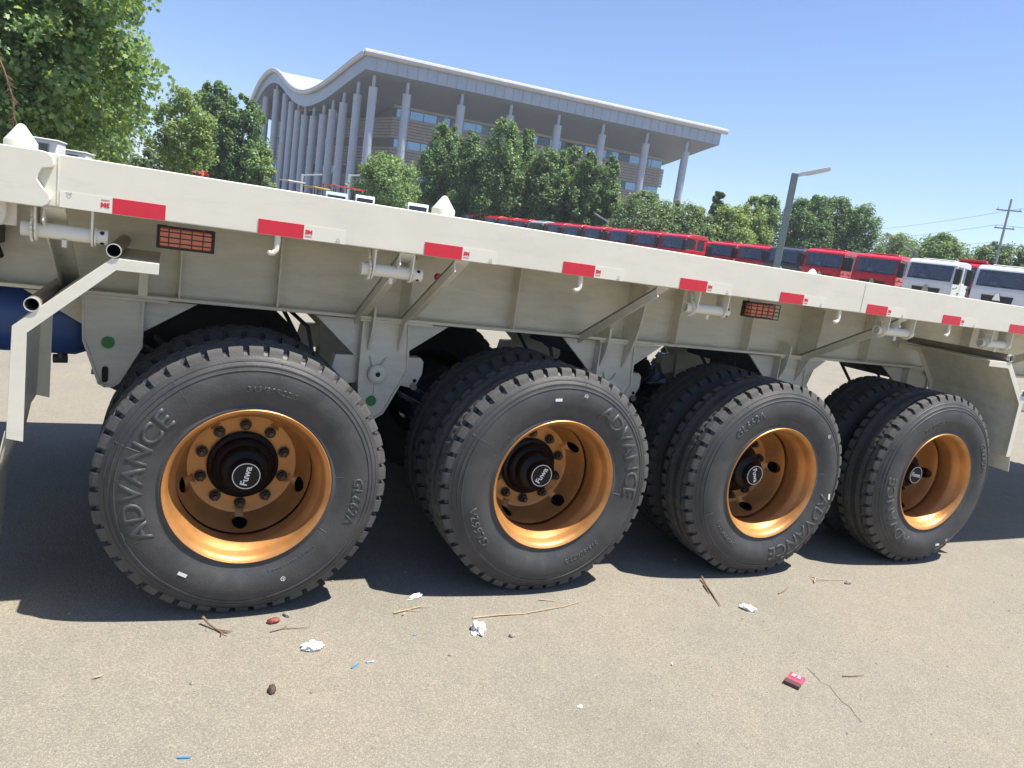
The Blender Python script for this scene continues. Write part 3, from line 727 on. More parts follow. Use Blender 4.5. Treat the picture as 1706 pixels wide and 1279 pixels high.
# ------------------------------------------------------------------ office building
def lerp(a, b, t): return a+(b-a)*t
def build_office():
    bz = 1.1
    off = thing('office_building', 'large grey office building with wavy metal roof and tall round columns', 'building', (26, 118.1, bz))
    O = Vector((26, 118.1, bz))
    A = Vector((26, 118.1)); B = Vector((89.85, 111.5)); C = Vector((14.0, 156.8))
    def loc(p, z): return (p.x-O.x, p.y-O.y, z-O.z)
    top = [(-.0, 27.7), (.05, 27.15), (.105, 26.52), (.195, 25.27), (.289, 24.06), (.34, 23.55), (.391, 23.18), (.435, 22.95), (.477, 22.9), (.525, 23.12), (.573, 23.6), (.612, 24.2), (.651, 24.95), (.72, 26.5), (.76, 27.2), (.801, 27.56), (.84, 27.5), (.876, 27.16), (.913, 26.5), (.949, 25.67), (1.0, 23.7), (1.04, 21.7)]
    ts = np.linspace(0, 1.04, 66); zt = np.interp(ts, [t for t, z in top], [z for t, z in top])
    for _ in range(2): zt[1:-1] = (zt[:-2]+2*zt[1:-1]+zt[2:])/4
    th = np.interp(ts, [0, .1, .3, .5, .8, 1.04], [2.4, 2.5, 2.45, 2.3, 2.15, 2.0])
    U = (B-A); Wd = (C-A)
    nn = len(ts)
    # roof shell: wave extruded along the long side
    m = MB(); vs = []
    for e, p0 in ((0, A), (1, B)):
        for t, z, h in zip(ts, zt, th):
            p = p0+Wd*t
            vs.append(loc(p, z)); vs.append(loc(p, z-h))
    fs = []
    for i in range(nn-1):
        a = 2*i; b = 2*i+2; c = 2*nn
        fs += [(a, b, c+b, c+a), (a+1, c+a+1, c+b+1, b+1), (a, a+1, b+1, b), (c+a, c+b, c+b+1, c+a+1)]
    fs += [(0, 2*nn, 2*nn+1, 1), (2*nn-2, 2*nn-1, 4*nn-1, 4*nn-2)]
    m.add(vs, fs)
    roof = m.obj('roof', ['fascia_metal', 'soffit', 'roof_metal'], off, smooth=True, ang=30)
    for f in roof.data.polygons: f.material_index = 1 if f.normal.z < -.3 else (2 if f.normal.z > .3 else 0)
    # rounded roof edge along both visible eaves
    def eave(pts, rad, name):
        q = MB(); q.tube(pts, rad, 10); q.obj(name, 'roof_metal', roof, smooth=True)
    u = U.normalized(); v = Wd.normalized()
    eave([loc(A-u*.5-v*.35, 27.75)]+[loc(A+U*t-v*.35, 27.75) for t in np.linspace(.02, .99, 8)]+[loc(B+u*.8-v*.35, 27.7)], .5, 'roof_edge')
    eave([loc(A+Wd*t-u*.3, z+.0) for t, z in zip(ts, zt)], .42, 'roof_edge')
    # fascia panel joints
    for k in range(1, 40):
        p = A+U*(k/40); q = MB(); q.obox(loc(p-v*.02, 25.35), loc(p-v*.02, 27.3), .05, .03); q.obj('fascia_joint', 'mullion', roof)
    # soffit (set just under the shell)
    A1 = Vector((27., 119.5)); B1 = Vector((88, 113.0)); C1 = Vector((15.2, 157.2))
    def column(p, zsoff, r=.68, neck=2.1):
        q = MB(); x, y, _ = loc(p, 0)
        prof = [(0, -.3), (r*1.0, -.3), (r*1.0, .0)]
        zt_ = zsoff-bz-neck
        z = 0
        while z < zt_-2.4:
            z += 2.2; prof += [(r, z-.03), (r-.03, z-.03), (r-.03, z+.03), (r, z+.03)]
        prof += [(r, zt_-.25), (r*1.04, zt_-.2), (r*1.04, zt_), (r*.42, zt_), (r*.42, zsoff-bz+.6)]
        q.lathe(prof, 20, 'z', (x, y, 0)); q.obj('column', 'column_metal', off, smooth=True, ang=40)
    for s in (.013, .10, .246, .384, .525, .662, .803, .937): column(A1+(B1-A1)*s, 25.25)
    for s, z in ((.075, 22.06), (.183, 20.99), (.271, 20.0), (.349, 19.35), (.437, 19.17), (.52, 19.46), (.59, 20.36), (.659, 21.88), (.73, 23.44), (.832, 24.47), (.949, 23.44), (1.013, 20.95)):
        column(A1+(C1-A1)*s, z+1.9, .66, 1.9)
    # facades: horizontal slats and window bands
    A2 = Vector((33.6, 126.0)); B2 = Vector((84.6, 120.9)); C2 = Vector((18.4, 164.5))
    core = MB(); q2 = [A2, B2, B2+Wd*.8, C2]
    core.prism([(p.x-O.x, p.y-O.y) for p in q2], 'z', -.2, 23.6); core.obj('core_wall', 'slat_back', off)
    bands = [('g', 23.4, 24.6), ('l', 21.9, 23.4), ('g', 20.45, 21.9), ('l', 17.0, 20.45), ('g', 15.55, 17.0), ('l', 12.1, 15.55), ('g', 10.65, 12.1), ('l', 7.2, 10.65), ('g', 5.75, 7.2), ('l', 4.4, 5.75), ('G', 1.1, 4.4)]
    rnd = random.Random(3)
    def facade(P, Q, n, outn, long_):
        d = (Q-P); L = d.length; dd = d/L
        def quad_box(s0, s1, z0, z1, o0, o1):
            mm = MB(); c = []
            for o in (o0, o1):
                for s in (s0, s1):
                    p = P+d*s+outn*o; c.append(p)
            pts = [c[0], c[1], c[3], c[2]]
            mm.prism([(p.x-O.x, p.y-O.y) for p in pts], 'z', z0-bz, z1-bz); return mm
        for typ, z0, z1 in bands:
            if typ == 'l':
                k = max(3, round((z1-z0)/.5)); h = (z1-z0)/k
                for i in range(k):
                    quad_box(-.012 if long_ else 0, 1.01 if long_ else .995, z0+i*h+.06, z0+(i+1)*h-.02, .02, .32+.05*(i % 2)).obj('facade_slat', 'slat_brown', off)
            elif long_ or typ == 'g':
                rec = -.5 if typ == 'g' and z0 > 23 else .03
                for i in range(n):
                    s0, s1 = i/n, (i+1)/n
                    if not long_ and rnd.random() < .45: continue
                    mt = 'window_glass' if rnd.random() < .8 else 'window_glass_dark'
                    w = quad_box(s0+.0012, s1-.0012, z0+.05, z1-.05, rec, rec+.06).obj('window', mt, off)
                if typ == 'g': quad_box(0, 1, z0-.02, z0+.05, rec, rec+.14).obj('window_sill', 'mullion', off)
    outA = Vector((U.y, -U.x)).normalized(); outA = outA if outA.y < 0 else -outA
    outC = Vector((Wd.y, -Wd.x)).normalized(); outC = outC if outC.x < 0 else -outC
    facade(A2, B2, 22, outA, True)
    facade(A2, C2, 14, outC, False)
    # the east end wall returns behind the slats
build_office()

# ------------------------------------------------------------------ trucks
def truck_proto():
    root = thing('parked_truck', 'red cab-over truck', 'truck')
    hw = 1.16
    low = [(.06, .62), (.0, .75), (.0, 2.36), (.07, 2.54), (2.1, 2.54), (2.1, 1.05), (1.65, 1.05), (1.55, 1.35), (1.3, 1.5), (.95, 1.5), (.7, 1.35), (.6, 1.05), (.55, .62)]
    top = [(.235, 3.20), (.30, 3.33), (.55, 3.44), (1.3, 3.50), (1.95, 3.47), (2.08, 3.38), (2.1, 3.20)]
    m = MB(); m.prism(low, 'y', -hw, hw); m.obj('cab', 'truck_red', root, bevel=.05, segs=3)
    m = MB(); m.prism(top, 'y', -hw, hw); m.obj('cab_roof', 'truck_red', root, bevel=.05, segs=3)
    m = MB(); m.box(2.03, 2.095, -hw+.01, hw-.01, 2.40, 3.25); m.obj('cab_rear_wall', 'truck_red', root, bevel=.012)
    for s in (-1, 1):
        m = MB(); m.obox((.075, s*(hw-.075), 2.45), (.255, s*(hw-.075), 3.26), .14, .10); m.obj('windscreen_pillar', 'truck_red', root, bevel=.012)
        m = MB(); m.box(1.06, 1.26, *sorted((s*(hw-.01), s*(hw-.08))), 2.40, 3.25); m.obj('door_pillar', 'truck_red', root, bevel=.012)
        m = MB(); m.box(1.84, 2.028, *sorted((s*(hw-.01), s*(hw-.08))), 2.40, 3.25); m.obj('rear_pillar', 'truck_red', root, bevel=.012)
    for y in (-.58, .58):
        m = MB(); m.box(.95, 1.15, y-.27, y+.27, 2.40, 2.95); m.box(1.0, 1.12, y-.15, y+.15, 2.95, 3.15); m.obj('seat_back', 'seat_red' if y < 0 else 'navy_steel', root, bevel=.05)
    m = MB(); m.box(.16, .5, -1.0, 1.0, 2.50, 2.60); m.obj('dashboard', 'black_plastic', root, bevel=.03)
    m = MB(); m.box(.25, .45, -.35, -.05, 2.60, 2.64); m.box(.30, .34, .25, .52, 2.60, 2.76); m.obj('dash_paper', 'white_print', root)
    m = MB(); m.lathe([(.19, 0), (.22, .02), (.19, .04)], 18, 'x', (.52, .58, 2.66)); m.obj('steering_wheel', 'black_plastic', root, smooth=True)
    m = MB(); m.prism([(.30, 3.12), (.42, 3.12), (.42, 3.22), (.27, 3.22)], 'y', -1.0, 1.0); m.obj('sun_blind', 'black_plastic', root)
    def slope_panel(z0, z1, y0, y1, o, t, rc=.08):
        # rounded panel lying on the sloped windscreen plane
        d = Vector((.21, 0, .98)).normalized(); nrm = Vector((-.98, 0, .21)).normalized(); base = Vector((-.012, 0, 2.20))
        L0, L1 = (z0-2.20)/d.z, (z1-2.20)/d.z; pts = []
        for cy, cz, a0 in ((y1-rc, L1-rc, 0), (y0+rc, L1-rc, 90), (y0+rc, L0+rc, 180), (y1-rc, L0+rc, 270)):
            for k in range(4): a = R(a0+30*k); pts.append((cy+rc*math.cos(a), cz+rc*math.sin(a)))
        vs = []
        for oo in (o, o+t):
            for y, s in pts:
                bow = .10*(1-(y/1.1)**2); p = base+d*s+nrm*(oo+bow*.35); vs.append((p.x, y, p.z))
        n = len(pts)
        mm = MB(); mm.add(vs, [list(range(n))[::-1], list(range(n, 2*n))]+[(i, (i+1) % n, n+(i+1) % n, n+i) for i in range(n)]); return mm
    slope_panel(2.52, 2.58, -1.02, 1.02, -.002, .014, .025).obj('windscreen_frit', 'black_plastic', root)
    slope_panel(3.16, 3.22, -1.02, 1.02, -.002, .014, .025).obj('windscreen_frit', 'black_plastic', root)
    ws = slope_panel(2.53, 3.22, -1.02, 1.02, .014, .006).obj('windscreen', 'cab_glass', root)
    for y in (-.55, .15):
        m = MB(); m.tube([(.0, y, 2.53), (.02, y+.55, 2.60)], .014, 6); m.obj('wiper', 'black_plastic', root)
    for s in (-1, 1):
        y0, y1 = sorted((s*(hw+.001), s*(hw+.012)))
        m = MB(); m.prism([(.16, 2.40), (1.06, 2.40), (1.06, 3.22), (.30, 3.22)], 'y', *sorted((s*(hw-.03), s*(hw-.02)))); m.obj('side_window', 'cab_glass', root)
        m = MB(); m.prism([(1.26, 2.42), (1.84, 2.42), (1.84, 3.20), (1.26, 3.20)], 'y', *sorted((s*(hw-.03), s*(hw-.02)))); m.obj('rear_side_window', 'cab_glass', root)
        m = MB(); m.prism([(1.08, 1.2), (1.1, 1.2), (1.1, 3.15), (1.08, 3.15)], 'y', *sorted((s*(hw+.001), s*(hw+.004)))); m.obj('door_seam', 'black_plastic', root)
        m = MB(); m.box(.85, 1.02, *sorted((s*(hw+.002), s*(hw+.03))), 2.02, 2.08); m.obj('door_handle', 'black_plastic', root)
        m = MB(); m.box(-.14, .04, *sorted((s*(hw+.03), s*(hw+.30))), 2.42, 3.12)
        q = m.obj('mirror', 'black_plastic', root, bevel=.04)
        m = MB(); m.tube([(.2, s*(hw-.02), 3.05), (.02, s*(hw+.2), 3.02), (.0, s*(hw+.2), 2.9)], .02, 6); m.tube([(.12, s*(hw-.02), 2.22), (.02, s*(hw+.2), 2.24), (.0, s*(hw+.2), 2.32)], .02, 6); m.obj('mirror_arm', 'black_plastic', q)
        m = MB(); m.prism([(s*.62, .95), (s*1.1, .95), (s*1.12, 1.22), (s*.66, 1.16)], 'x', -.03, .0); m.obj('headlight', 'chrome', root, bevel=.01)
        m = MB(); m.box(.1, .55, *sorted((s*.80, s*1.15)), .42, .60); m.obj('step', 'black_plastic', root, bevel=.02)
    m = MB(); m.prism([(-.62, 1.86), (.62, 1.86), (.66, 2.16), (-.66, 2.16)], 'x', -.027, .001); g = m.obj('grille', 'black_plastic', root, bevel=.01)
    for z in (1.93, 2.01, 2.09):
        m = MB(); m.box(-.032, -.0255, -.56, .56, z-.012, z+.012); m.obj('grille_bar', 'nut_steel', g)
    m = MB(); m.prism([(-.17, 1.96), (.17, 1.96), (.11, 2.14), (.05, 2.27), (-.05, 2.27), (-.11, 2.14)], 'x', -.06, -.026); m.prism([(-.05, 1.96), (.05, 1.96), (.03, 2.08), (-.03, 2.08)], 'x', -.063, -.0605); m.obj('emblem', 'chrome', root, bevel=.008)
    m = MB(); m.prism([(-.6, 1.0), (.6, 1.0), (.6, 1.6), (-.6, 1.6)], 'x', -.022, .001); m.obj('lower_grille', 'black_plastic', root, bevel=.01)
    m = MB(); m.box(-.10, .45, -1.18, 1.18, .45, .88); m.obj('bumper', 'truck_red', root, bevel=.05)
    m = MB(); m.box(.9, 1.5, -.75, .75, 3.49, 3.53); m.obj('roof_hatch', 'truck_red', root, bevel=.02)
    m = MB(); m.box(.5, 6.2, -.45, -.37, .75, 1.02); m.box(.5, 6.2, .37, .45, .75, 1.02); m.box(2.6, 2.75, -.4, .4, .78, 1.0); m.box(5.9, 6.1, -.4, .4, .78, 1.0); m.obj('chassis', 'navy_steel', root)
    m = MB(); m.box(2.25, 2.75, -1.05, -.4, .9, 3.0); m.obj('air_intake', 'black_plastic', root, bevel=.03)
    tyre = MB(); tyre.lathe([(.28, -.13), (.44, -.15), (.5, -.13), (.52, -.09), (.52, .09), (.5, .13), (.44, .15), (.28, .13)], 28, 'y'); tm = tyre.mesh('tyre', ['tyre_dark'], smooth=True)
    rim = MB(); rim.lathe([(.29, -.135), (.27, -.10), (.22, -.03), (.1, -.03), (.1, -.1), (0, -.1)], 20, 'y'); rm = rim.mesh('rim', ['truck_red'], smooth=True)
    for x in (1.15, 4.2, 5.5):
        for s in (-1, 1):
            w = link('wheel', tm, root, (x, s*.98, .52), (0, 0, 0 if s < 0 else math.pi)); link('rim', rm, w)
    return root
def truck_variant(src, color):
    """same truck in another colour: own cab, bumper and hatch meshes"""
    c = copy_tree(src)
    for ch in c.children:
        if ch.name.split('.')[0] in ('cab', 'bumper', 'roof_hatch', 'cab_roof', 'cab_rear_wall', 'windscreen_pillar', 'door_pillar', 'rear_pillar'):
            ch.data = ch.data.copy(); ch.data.materials.clear(); ch.data.materials.append(MATS[color])
    return c
PROTO = truck_proto()
GA = 'trucks parked in the near row behind the trailer'; GB = 'trucks parked in the far row before the building'
WHITE = truck_variant(PROTO, 'truck_white'); GREY = truck_variant(PROTO, 'truck_grey'); SILVER = truck_variant(PROTO, 'truck_silver')
used = set()
def place(src, azd, d, head, label, group, sc=1.0):
    if src.name in used: o = copy_tree(src)
    else: o = src; used.add(src.name)
    o.location = polar(azd, d); o.rotation_euler = (0, 0, R(head)); o.scale = (sc, sc*.93, sc); tag(o, label, 'truck', group); return o
rowA = [(WHITE, 57.5, 38.5, 'white cab-over truck at the right edge, nearest of the row'), (WHITE, 53.4, 39.8, 'white cab-over truck between a red truck and the right-edge white truck'),
        (PROTO, 50.1, 41.2, 'red truck immediately left of the white trucks'), (PROTO, 46.7, 43.0, 'red truck just right of the tall grey lamp post'),
        (GREY, 44.1, 47.0, 'dark grey truck half hidden by the tall lamp post'), (PROTO, 41.9, 50.4, 'red truck just left of the lamp post beside the dark truck'),
        (PROTO, 39.7, 53.0, 'second red truck left of the tall lamp post')]
for i, (s, a, d, lb) in enumerate(rowA): place(s, a, d, 18+.6*((i*7) % 3-1), lb, GA)
rowB = [(PROTO, 36.1, 48.8, 'foremost red truck of the far row, its whole cab side showing'), (PROTO, 34.1, 51.6, 'red truck second from the front of the far row'), (PROTO, 32.1, 54.4, 'red truck third from the front of the far row'),
        (PROTO, 30.1, 57.3, 'red truck fourth from the front of the far row'), (PROTO, 28.5, 60.0, 'red truck fifth from the front of the far row'), (PROTO, 27.2, 62.6, 'red truck just right of the silver truck'),
        (SILVER, 25.8, 65.2, 'silver grey truck amid the far red trucks'), (PROTO, 24.6, 67.4, 'red truck just left of the silver truck'), (PROTO, 23.5, 69.6, 'second red truck left of the silver truck'), (PROTO, 22.4, 71.8, 'third red truck left of the silver truck'),
        (PROTO, 20.6, 74.4, 'last red truck, right of the middle white cone')]
for i, (s, a, d, lb) in enumerate(rowB): place(s, a, d, 9+.8*((i*5) % 3-1), lb, GB)
tall = place(PROTO, 55.4, 52.5, 16, 'tall red truck behind the white trucks with a roof beacon', 'trucks behind the near row', 1.16)
m = MB(); m.box(.75, 1.0, -.7, .7, 3.53, 3.66); m.obj('roof_beacon', 'red_tape', tall, bevel=.03)
place(PROTO, 38.1, 56.5, 12, 'red truck tucked behind the foremost far-row truck', 'trucks behind the near row')
place(PROTO, 18.2, 77.5, 6, 'red truck left of the middle white cone', GB)

# ------------------------------------------------------------------ lamps and poles
def street_lamp(x, y, h, w, arm, adir, label, mt='lamp_post', hm='lamp_white', rise=.5):
    z0 = ground_z(x, y)
    t = thing('street_lamp', label, 'lamp', (x, y, z0), adir, 'slim bent-arm yard lamps')
    m = MB(); m.box(-w/2, w/2, -w/2, w/2, 0, h); m.obj('post', mt, t, bevel=w*.06)
    m = MB(); m.box(-w, w, -w, w, -.02, .04); m.obj('base_plate', mt, t)
    m = MB(); m.obox((-w*.3, 0, h-w*.4), (arm, 0, h+rise-w*.4), w*.9, w*.55); a = m.obj('arm', hm, t, bevel=w*.05)
    m = MB(); m.obox((arm*.35, 0, h+rise*.35-w*.72), (arm*.96, 0, h+rise*.96-w*.72), w*.7, .02); m.obj('lamp_panel', 'white_print', a)
street_lamp(21.8, 20.3, 5.75, .25, 1.25, R(-38), 'tall square grey lamp post standing before the near truck row', rise=.42)
street_lamp(11.7, 76.3, 4.9, .22, 1.9, R(-12), 'pale thin lamp post before the ribbed columns, leftmost one', 'lamp_white', rise=.35)
street_lamp(17.0, 79.4, 5.8, .26, 2.6, R(-12), 'pale lamp post beside the small tree by the building corner', 'lamp_white', rise=.4)
street_lamp(46.9, 54.2, 4.9, .2, 1.5, R(-30), 'small pale lamp above the second red truck left of tall lamp', 'lamp_white', rise=.35)
street_lamp(36.0, 57.0, 4.4, .2, 1.3, R(150), 'small pale lamp in front of the poplars at their right end', 'lamp_white', rise=.6)
street_lamp(53.5, 38.7, 5.0, .24, 1.1, R(150), 'dark bent lamp behind the left white truck', 'lamp_post', 'lamp_post', rise=.6)
def utility_pole():
    x, y = 68.4, 41.9; z0 = ground_z(x, y)
    t = thing('utility_pole', 'concrete utility pole with crossarms and wires at the far right', 'pole', (x, y, z0))
    m = MB(); m.tube([(0, 0, -.1), (0, 0, 11.2)], [.14, .09], 12); m.obj('pole_shaft', 'concrete', t, smooth=True)
    for z, w in ((10.2, 1.0), (8.6, .8), (7.0, .9)):
        m = MB(); m.obox((-w*.6, w*.8, z), (w*.6, -w*.8, z), .09, .1); c = m.obj('crossarm', 'lamp_post', t)
        for s in (-1, 1):
            m = MB(); m.lathe([(0, 0), (.06, 0), (.04, .08), (.06, .12), (.03, .2), (0, .2)], 8, 'z', (s*w*.5, -s*w*.67, z+.05)); m.obj('insulator', 'lamp_white', c, smooth=True)
    for zz, ox in ((10.45, .5), (8.85, -.4), (7.25, .4), (7.25, -.5)):
        for ex, ey in ((40, 75), (-12, -46)):
            p = [(ox+ex*u, -ox*1.3+ey*u, zz-2.4*4*u*(1-u)*.5+(.8 if ey > 0 else 0)*u) for u in np.linspace(0, 1, 12)]
            m = MB(); m.tube(p, .013, 4); m.obj('wire', 'navy_steel', t)
utility_pole()

# ------------------------------------------------------------------ trees
LEAF4 = np.array([(0, -.5), (.36, 0.), (0, .5), (-.36, 0.)])
LEAF_MAPLE = np.array([(0, -.5), (.16, -.32), (.48, -.28), (.34, .02), (.46, .26), (.16, .22), (0, .55), (-.16, .22), (-.46, .26), (-.34, .02), (-.48, -.28), (-.16, -.32)])
def unit(a): return a/np.maximum(1e-6, np.linalg.norm(a, axis=1, keepdims=True))
def leaf_mesh(name, cen, out, size, mats, rng, tmpl=LEAF4, up=.5, jit=.8, weights=None, fold=.12):
    N = len(cen); k = len(tmpl)
    nrm = unit(out*.6+np.array([0, 0, up])+rng.normal(size=(N, 3))*jit)
    t = unit(np.cross(nrm, rng.normal(size=(N, 3)))); b = np.cross(nrm, t)
    sz = size*rng.uniform(.65, 1.3, (N, 1, 1))
    P = cen[:, None, :]+sz*(tmpl[None, :, 0:1]*t[:, None, :]+tmpl[None, :, 1:2]*b[:, None, :])
    P = P-sz*fold*(np.abs(tmpl[None, :, 0:1])+.5*np.maximum(0, tmpl[None, :, 1:2]))*nrm[:, None, :]*1.2
    me = bpy.data.meshes.new(name); me.vertices.add(N*k); me.vertices.foreach_set('co', P.reshape(-1).astype(np.float32))
    me.loops.add(N*k); me.loops.foreach_set('vertex_index', np.arange(N*k, dtype=np.int32))
    me.polygons.add(N); me.polygons.foreach_set('loop_start', np.arange(0, N*k, k, dtype=np.int32))
    me.polygons.foreach_set('material_index', rng.choice(len(mats), N, p=weights).astype(np.int32))
    for m in mats: me.materials.append(MATS[m])
    me.update(calc_edges=True); me.validate(); return me
def envelope(kind, h):
    if kind == 'poplar': return np.interp(h, [0, .04, .15, .35, .6, .8, .93, 1], [.35, .78, 1, 1, .90, .66, .38, .12])
    if kind == 'column': return np.interp(h, [0, .04, .15, .35, .6, .8, .93, 1], [.6, .9, 1, 1, .95, .84, .62, .3])
    if kind == 'conifer': return np.interp(h, [0, .1, .5, .8, 1], [.6, 1, .75, .5, .25])
    return np.interp(h, [0, .08, .3, .55, .8, .93, 1], [.35, .72, 1, .98, .72, .42, .08])
def make_crown(kind, Hc, rad, nclump, per, size, rng, rc, sq=1.0, shell=.55):
    h = rng.uniform(0, 1, nclump*4); keep = rng.uniform(0, 1, nclump*4) < envelope(kind, h)**1.3+.03; h = h[keep][:nclump]; n = len(h)
    h = np.minimum(h, .96)
    th = rng.uniform(0, 2*np.pi, n); ph = rng.uniform(0, 6.28, 4)
    lob = 1+.13*np.sin(3*th+ph[0]+5*h)+.10*np.sin(5*th+ph[1]-7*h)+.08*np.sin(9*h*2+ph[2])
    rr = envelope(kind, h)*rad*lob*np.maximum(shell*rng.uniform(0, 1, n), rng.uniform(0, 1, n)**.45)
    C = np.stack([rr*np.cos(th), rr*np.sin(th)*sq, h*Hc], 1)
    cr = rc*rng.uniform(.6, 1.35, n)*np.clip(envelope(kind, h)+.25, .4, 1)
    idx = np.repeat(np.arange(n), per)
    d = unit(rng.normal(size=(len(idx), 3)))
    stretch = np.array([1, 1, 1.35 if kind in ('poplar', 'column') else .9])
    r = rng.uniform(0, 1, len(idx))**.4
    cen = C[idx]+d*stretch*(cr[idx]*r)[:, None]
    axis = np.stack([np.zeros(len(idx)), np.zeros(len(idx)), cen[:, 2]*.75+Hc*.1], 1)
    out = unit(.65*d+.6*unit(cen-axis))
    return cen, out
TREE_N = [0]
def tree(kind, x, y, H, rad, label, group, mats=('leaf_a', 'leaf_b', 'leaf_d'), w=None, base=.16, dens=1.0, size=.26, sq=1.0, bark='bark', name='tree', rc=None, tr=None):
    TREE_N[0] += 1; rng = np.random.default_rng(100+TREE_N[0]); rnd = random.Random(TREE_N[0])
    z0 = ground_z(x, y); t = thing(name, label, 'tree', (x, y, z0), rnd.uniform(0, 6), group)
    zb = H*base; Hc = H-zb
    rc = rc or (max(.3, rad*.24) if kind == 'poplar' else max(.35, rad*.28)); kw = kind in ('poplar', 'column')
    nc = int((125 if kw else 115)*dens*max(.6, min(1.6, Hc*rad/16)))
    cen, out = make_crown(kind, Hc, rad, nc, int(95), size, rng, rc, sq)
    cen[:, 2] += zb
    me = leaf_mesh('crown', cen, out, size*.92, list(mats), rng, weights=w, up=.75, jit=.7)
    link('crown', me, t)
    r0 = tr or (.05+H*.013); m = MB()
    lean = rnd.uniform(-.03, .03)
    m.tube([(0, 0, -.1), (lean*H*.2, 0, H*.2), (lean*H*.5, lean*H*.2, H*.5), (lean*H*.8, lean*H*.2, H*.82)], [r0*1.25, r0, r0*.65, r0*.2], 8)
    for k in range(9):
        a = k*2.4+rnd.random(); hz = H*(base*.7+.6*k/9); L = rad*rnd.uniform(.5, .85)
        m.tube([(lean*hz, 0, hz), (lean*hz+L*.5*math.cos(a), L*.5*math.sin(a)*sq, hz+L*.45), (lean*hz+L*math.cos(a), L*math.sin(a)*sq, hz+L*.95)], [r0*.4, r0*.26, r0*.08], 5)
    m.obj('trunk', bark, t, smooth=True)
    return t
GP = 'poplars in front of the office building'; GR = 'trees beyond the parked trucks on the right'
pop = [(25.0, 73.1, 12.2, 2.5, 'leftmost poplar before the building, left of the tallest one'), (26.9, 70.3, 11.7, 2.1, 'slim poplar squeezed between leftmost and tallest poplar'), (29.1, 67.3, 12.9, 2.5, 'tallest dense poplar in front of the building'), (32.4, 69.1, 12.8, 1.8, 'narrow poplar just right of the tallest poplar'),
       (33.4, 65.3, 11.6, 2.1, 'poplar in the middle of the group right of the tallest'), (36.3, 66.1, 11.7, 1.8, 'narrow poplar behind the right end of the poplar group'), (36.4, 62.6, 11.0, 1.7, 'second poplar from the right end before the building'), (38.6, 62.4, 11.0, 1.7, 'rightmost poplar before the building by the round column')]
for x, y, h, r, lb in pop: tree('poplar', x, y, h, r*1.04, lb, GP, ('leaf_a', 'leaf_b', 'leaf_d', 'leaf_c'), [.38, .30, .22, .10], .12, 1.5, .27, name='poplar_tree')
tree('round', 17.6, 66.0, 7.7, 2.9, 'small spreading tree before the building corner, thin trunk showing', GP, ('leaf_b', 'leaf_c', 'leaf_a'), [.45, .35, .2], .30, 1.1, .26, name='broadleaf_tree')
right = [('round', 37.3, 53.4, 7.2, 2.6, 'bushy grey-green tree at the foot of the last column', 'g'), ('round', 40.8, 53.0, 7.0, 2.5, 'bushy grey-green tree right of the last column', 'g'), ('round', 43.6, 53.4, 6.8, 2.2, 'low bushy tree left of the pointed conifer', 'g'),
         ('conifer', 50.0, 59.4, 9.3, 1.15, 'pointed dark conifer tip above the bushy trees', 'd'), ('round', 46.1, 52.6, 7.4, 2.1, 'bright green tree under the conifer tip', 'y'), ('round', 51.6, 55.6, 9.0, 1.8, 'tall yellow-green tree left of the poplar row', 'y'), ('poplar', 56.0, 59.1, 9.6, 1.5, 'dark poplar left of the tall grey lamp post', 'd'),
         ('poplar', 60.1, 58.3, 9.9, 1.6, 'dark poplar right behind the tall grey lamp post', 'd'), ('poplar', 62.7, 58.4, 10.6, 1.6, 'tallest poplar of the row right of lamp post', 'd'), ('poplar', 65.5, 58.4, 10.8, 1.6, 'second poplar from the right end of the row', 'd'), ('poplar', 67.6, 56.9, 10.5, 1.7, 'rightmost poplar of the row above the red trucks', 'd'),
         ('round', 77.6, 59.9, 8.7, 2.9, 'pale hazy tree just right of the poplar row', 'h'), ('round', 73, 53, 6.8, 2.2, 'low tree in the gap right of the pale hazy tree', 'g'), ('round', 64.2, 44.4, 7.5, 2.7, 'wide green tree above the left white truck', 'b'), ('round', 67.0, 47.0, 7.0, 2.2, 'low green tree left of the utility pole', 'b'), ('round', 70.3, 43.4, 7.6, 2.2, 'green tree right of the utility pole', 'b'), ('round', 72.2, 40.8, 8.0, 2.2, 'green tree at the right picture edge above the truck', 'b'), ('round', 71.5, 37.5, 7.8, 2.4, 'green tree farthest right behind the near trucks', 'b')]
RM = {'g': (('leaf_grey', 'leaf_a', 'leaf_b'), [.45, .3, .25]), 'd': (('leaf_a', 'leaf_d', 'leaf_b'), [.4, .35, .25]), 'y': (('leaf_c', 'leaf_y', 'leaf_b'), [.4, .3, .3]), 'h': (('leaf_grey', 'leaf_c'), [.7, .3]), 'b': (('leaf_b', 'leaf_a', 'leaf_grey'), [.4, .35, .25])}
for kd, x, y, h, r, lb, c in right: tree({'poplar': 'column'}.get(kd, kd), x, y, h, r*(1.3 if kd == 'poplar' else 1.14), lb, GR, *RM[c], base=.06, dens=1.6 if kd != 'conifer' else 4.5, size=.25, name={'poplar': 'poplar_tree', 'conifer': 'conifer_tree'}.get(kd, 'broadleaf_tree'))
GL = 'trees at the left beyond the trailer'
tree('round', .2, 45.2, 7.6, 1.75, 'olive green tree between big left tree and dark poplars', GL, ('leaf_y', 'leaf_c', 'leaf_b', 'leaf_a'), [.25, .3, .25, .2], .34, 1.5, .2, name='broadleaf_tree', rc=.42)
tree('poplar', 2.6, 63.1, 10.5, 1.9, 'tall dark poplar left of the wavy-roof building', GL, ('leaf_a', 'leaf_d', 'leaf_b'), [.45, .3, .25], .26, 1.5, .27, name='poplar_tree')
tree('poplar', 4.6, 61.0, 9.6, 1.9, 'dark poplar touching the left end of building', GL, ('leaf_a', 'leaf_d', 'leaf_b'), [.45, .3, .25], .26, 1.5, .27, name='poplar_tree')
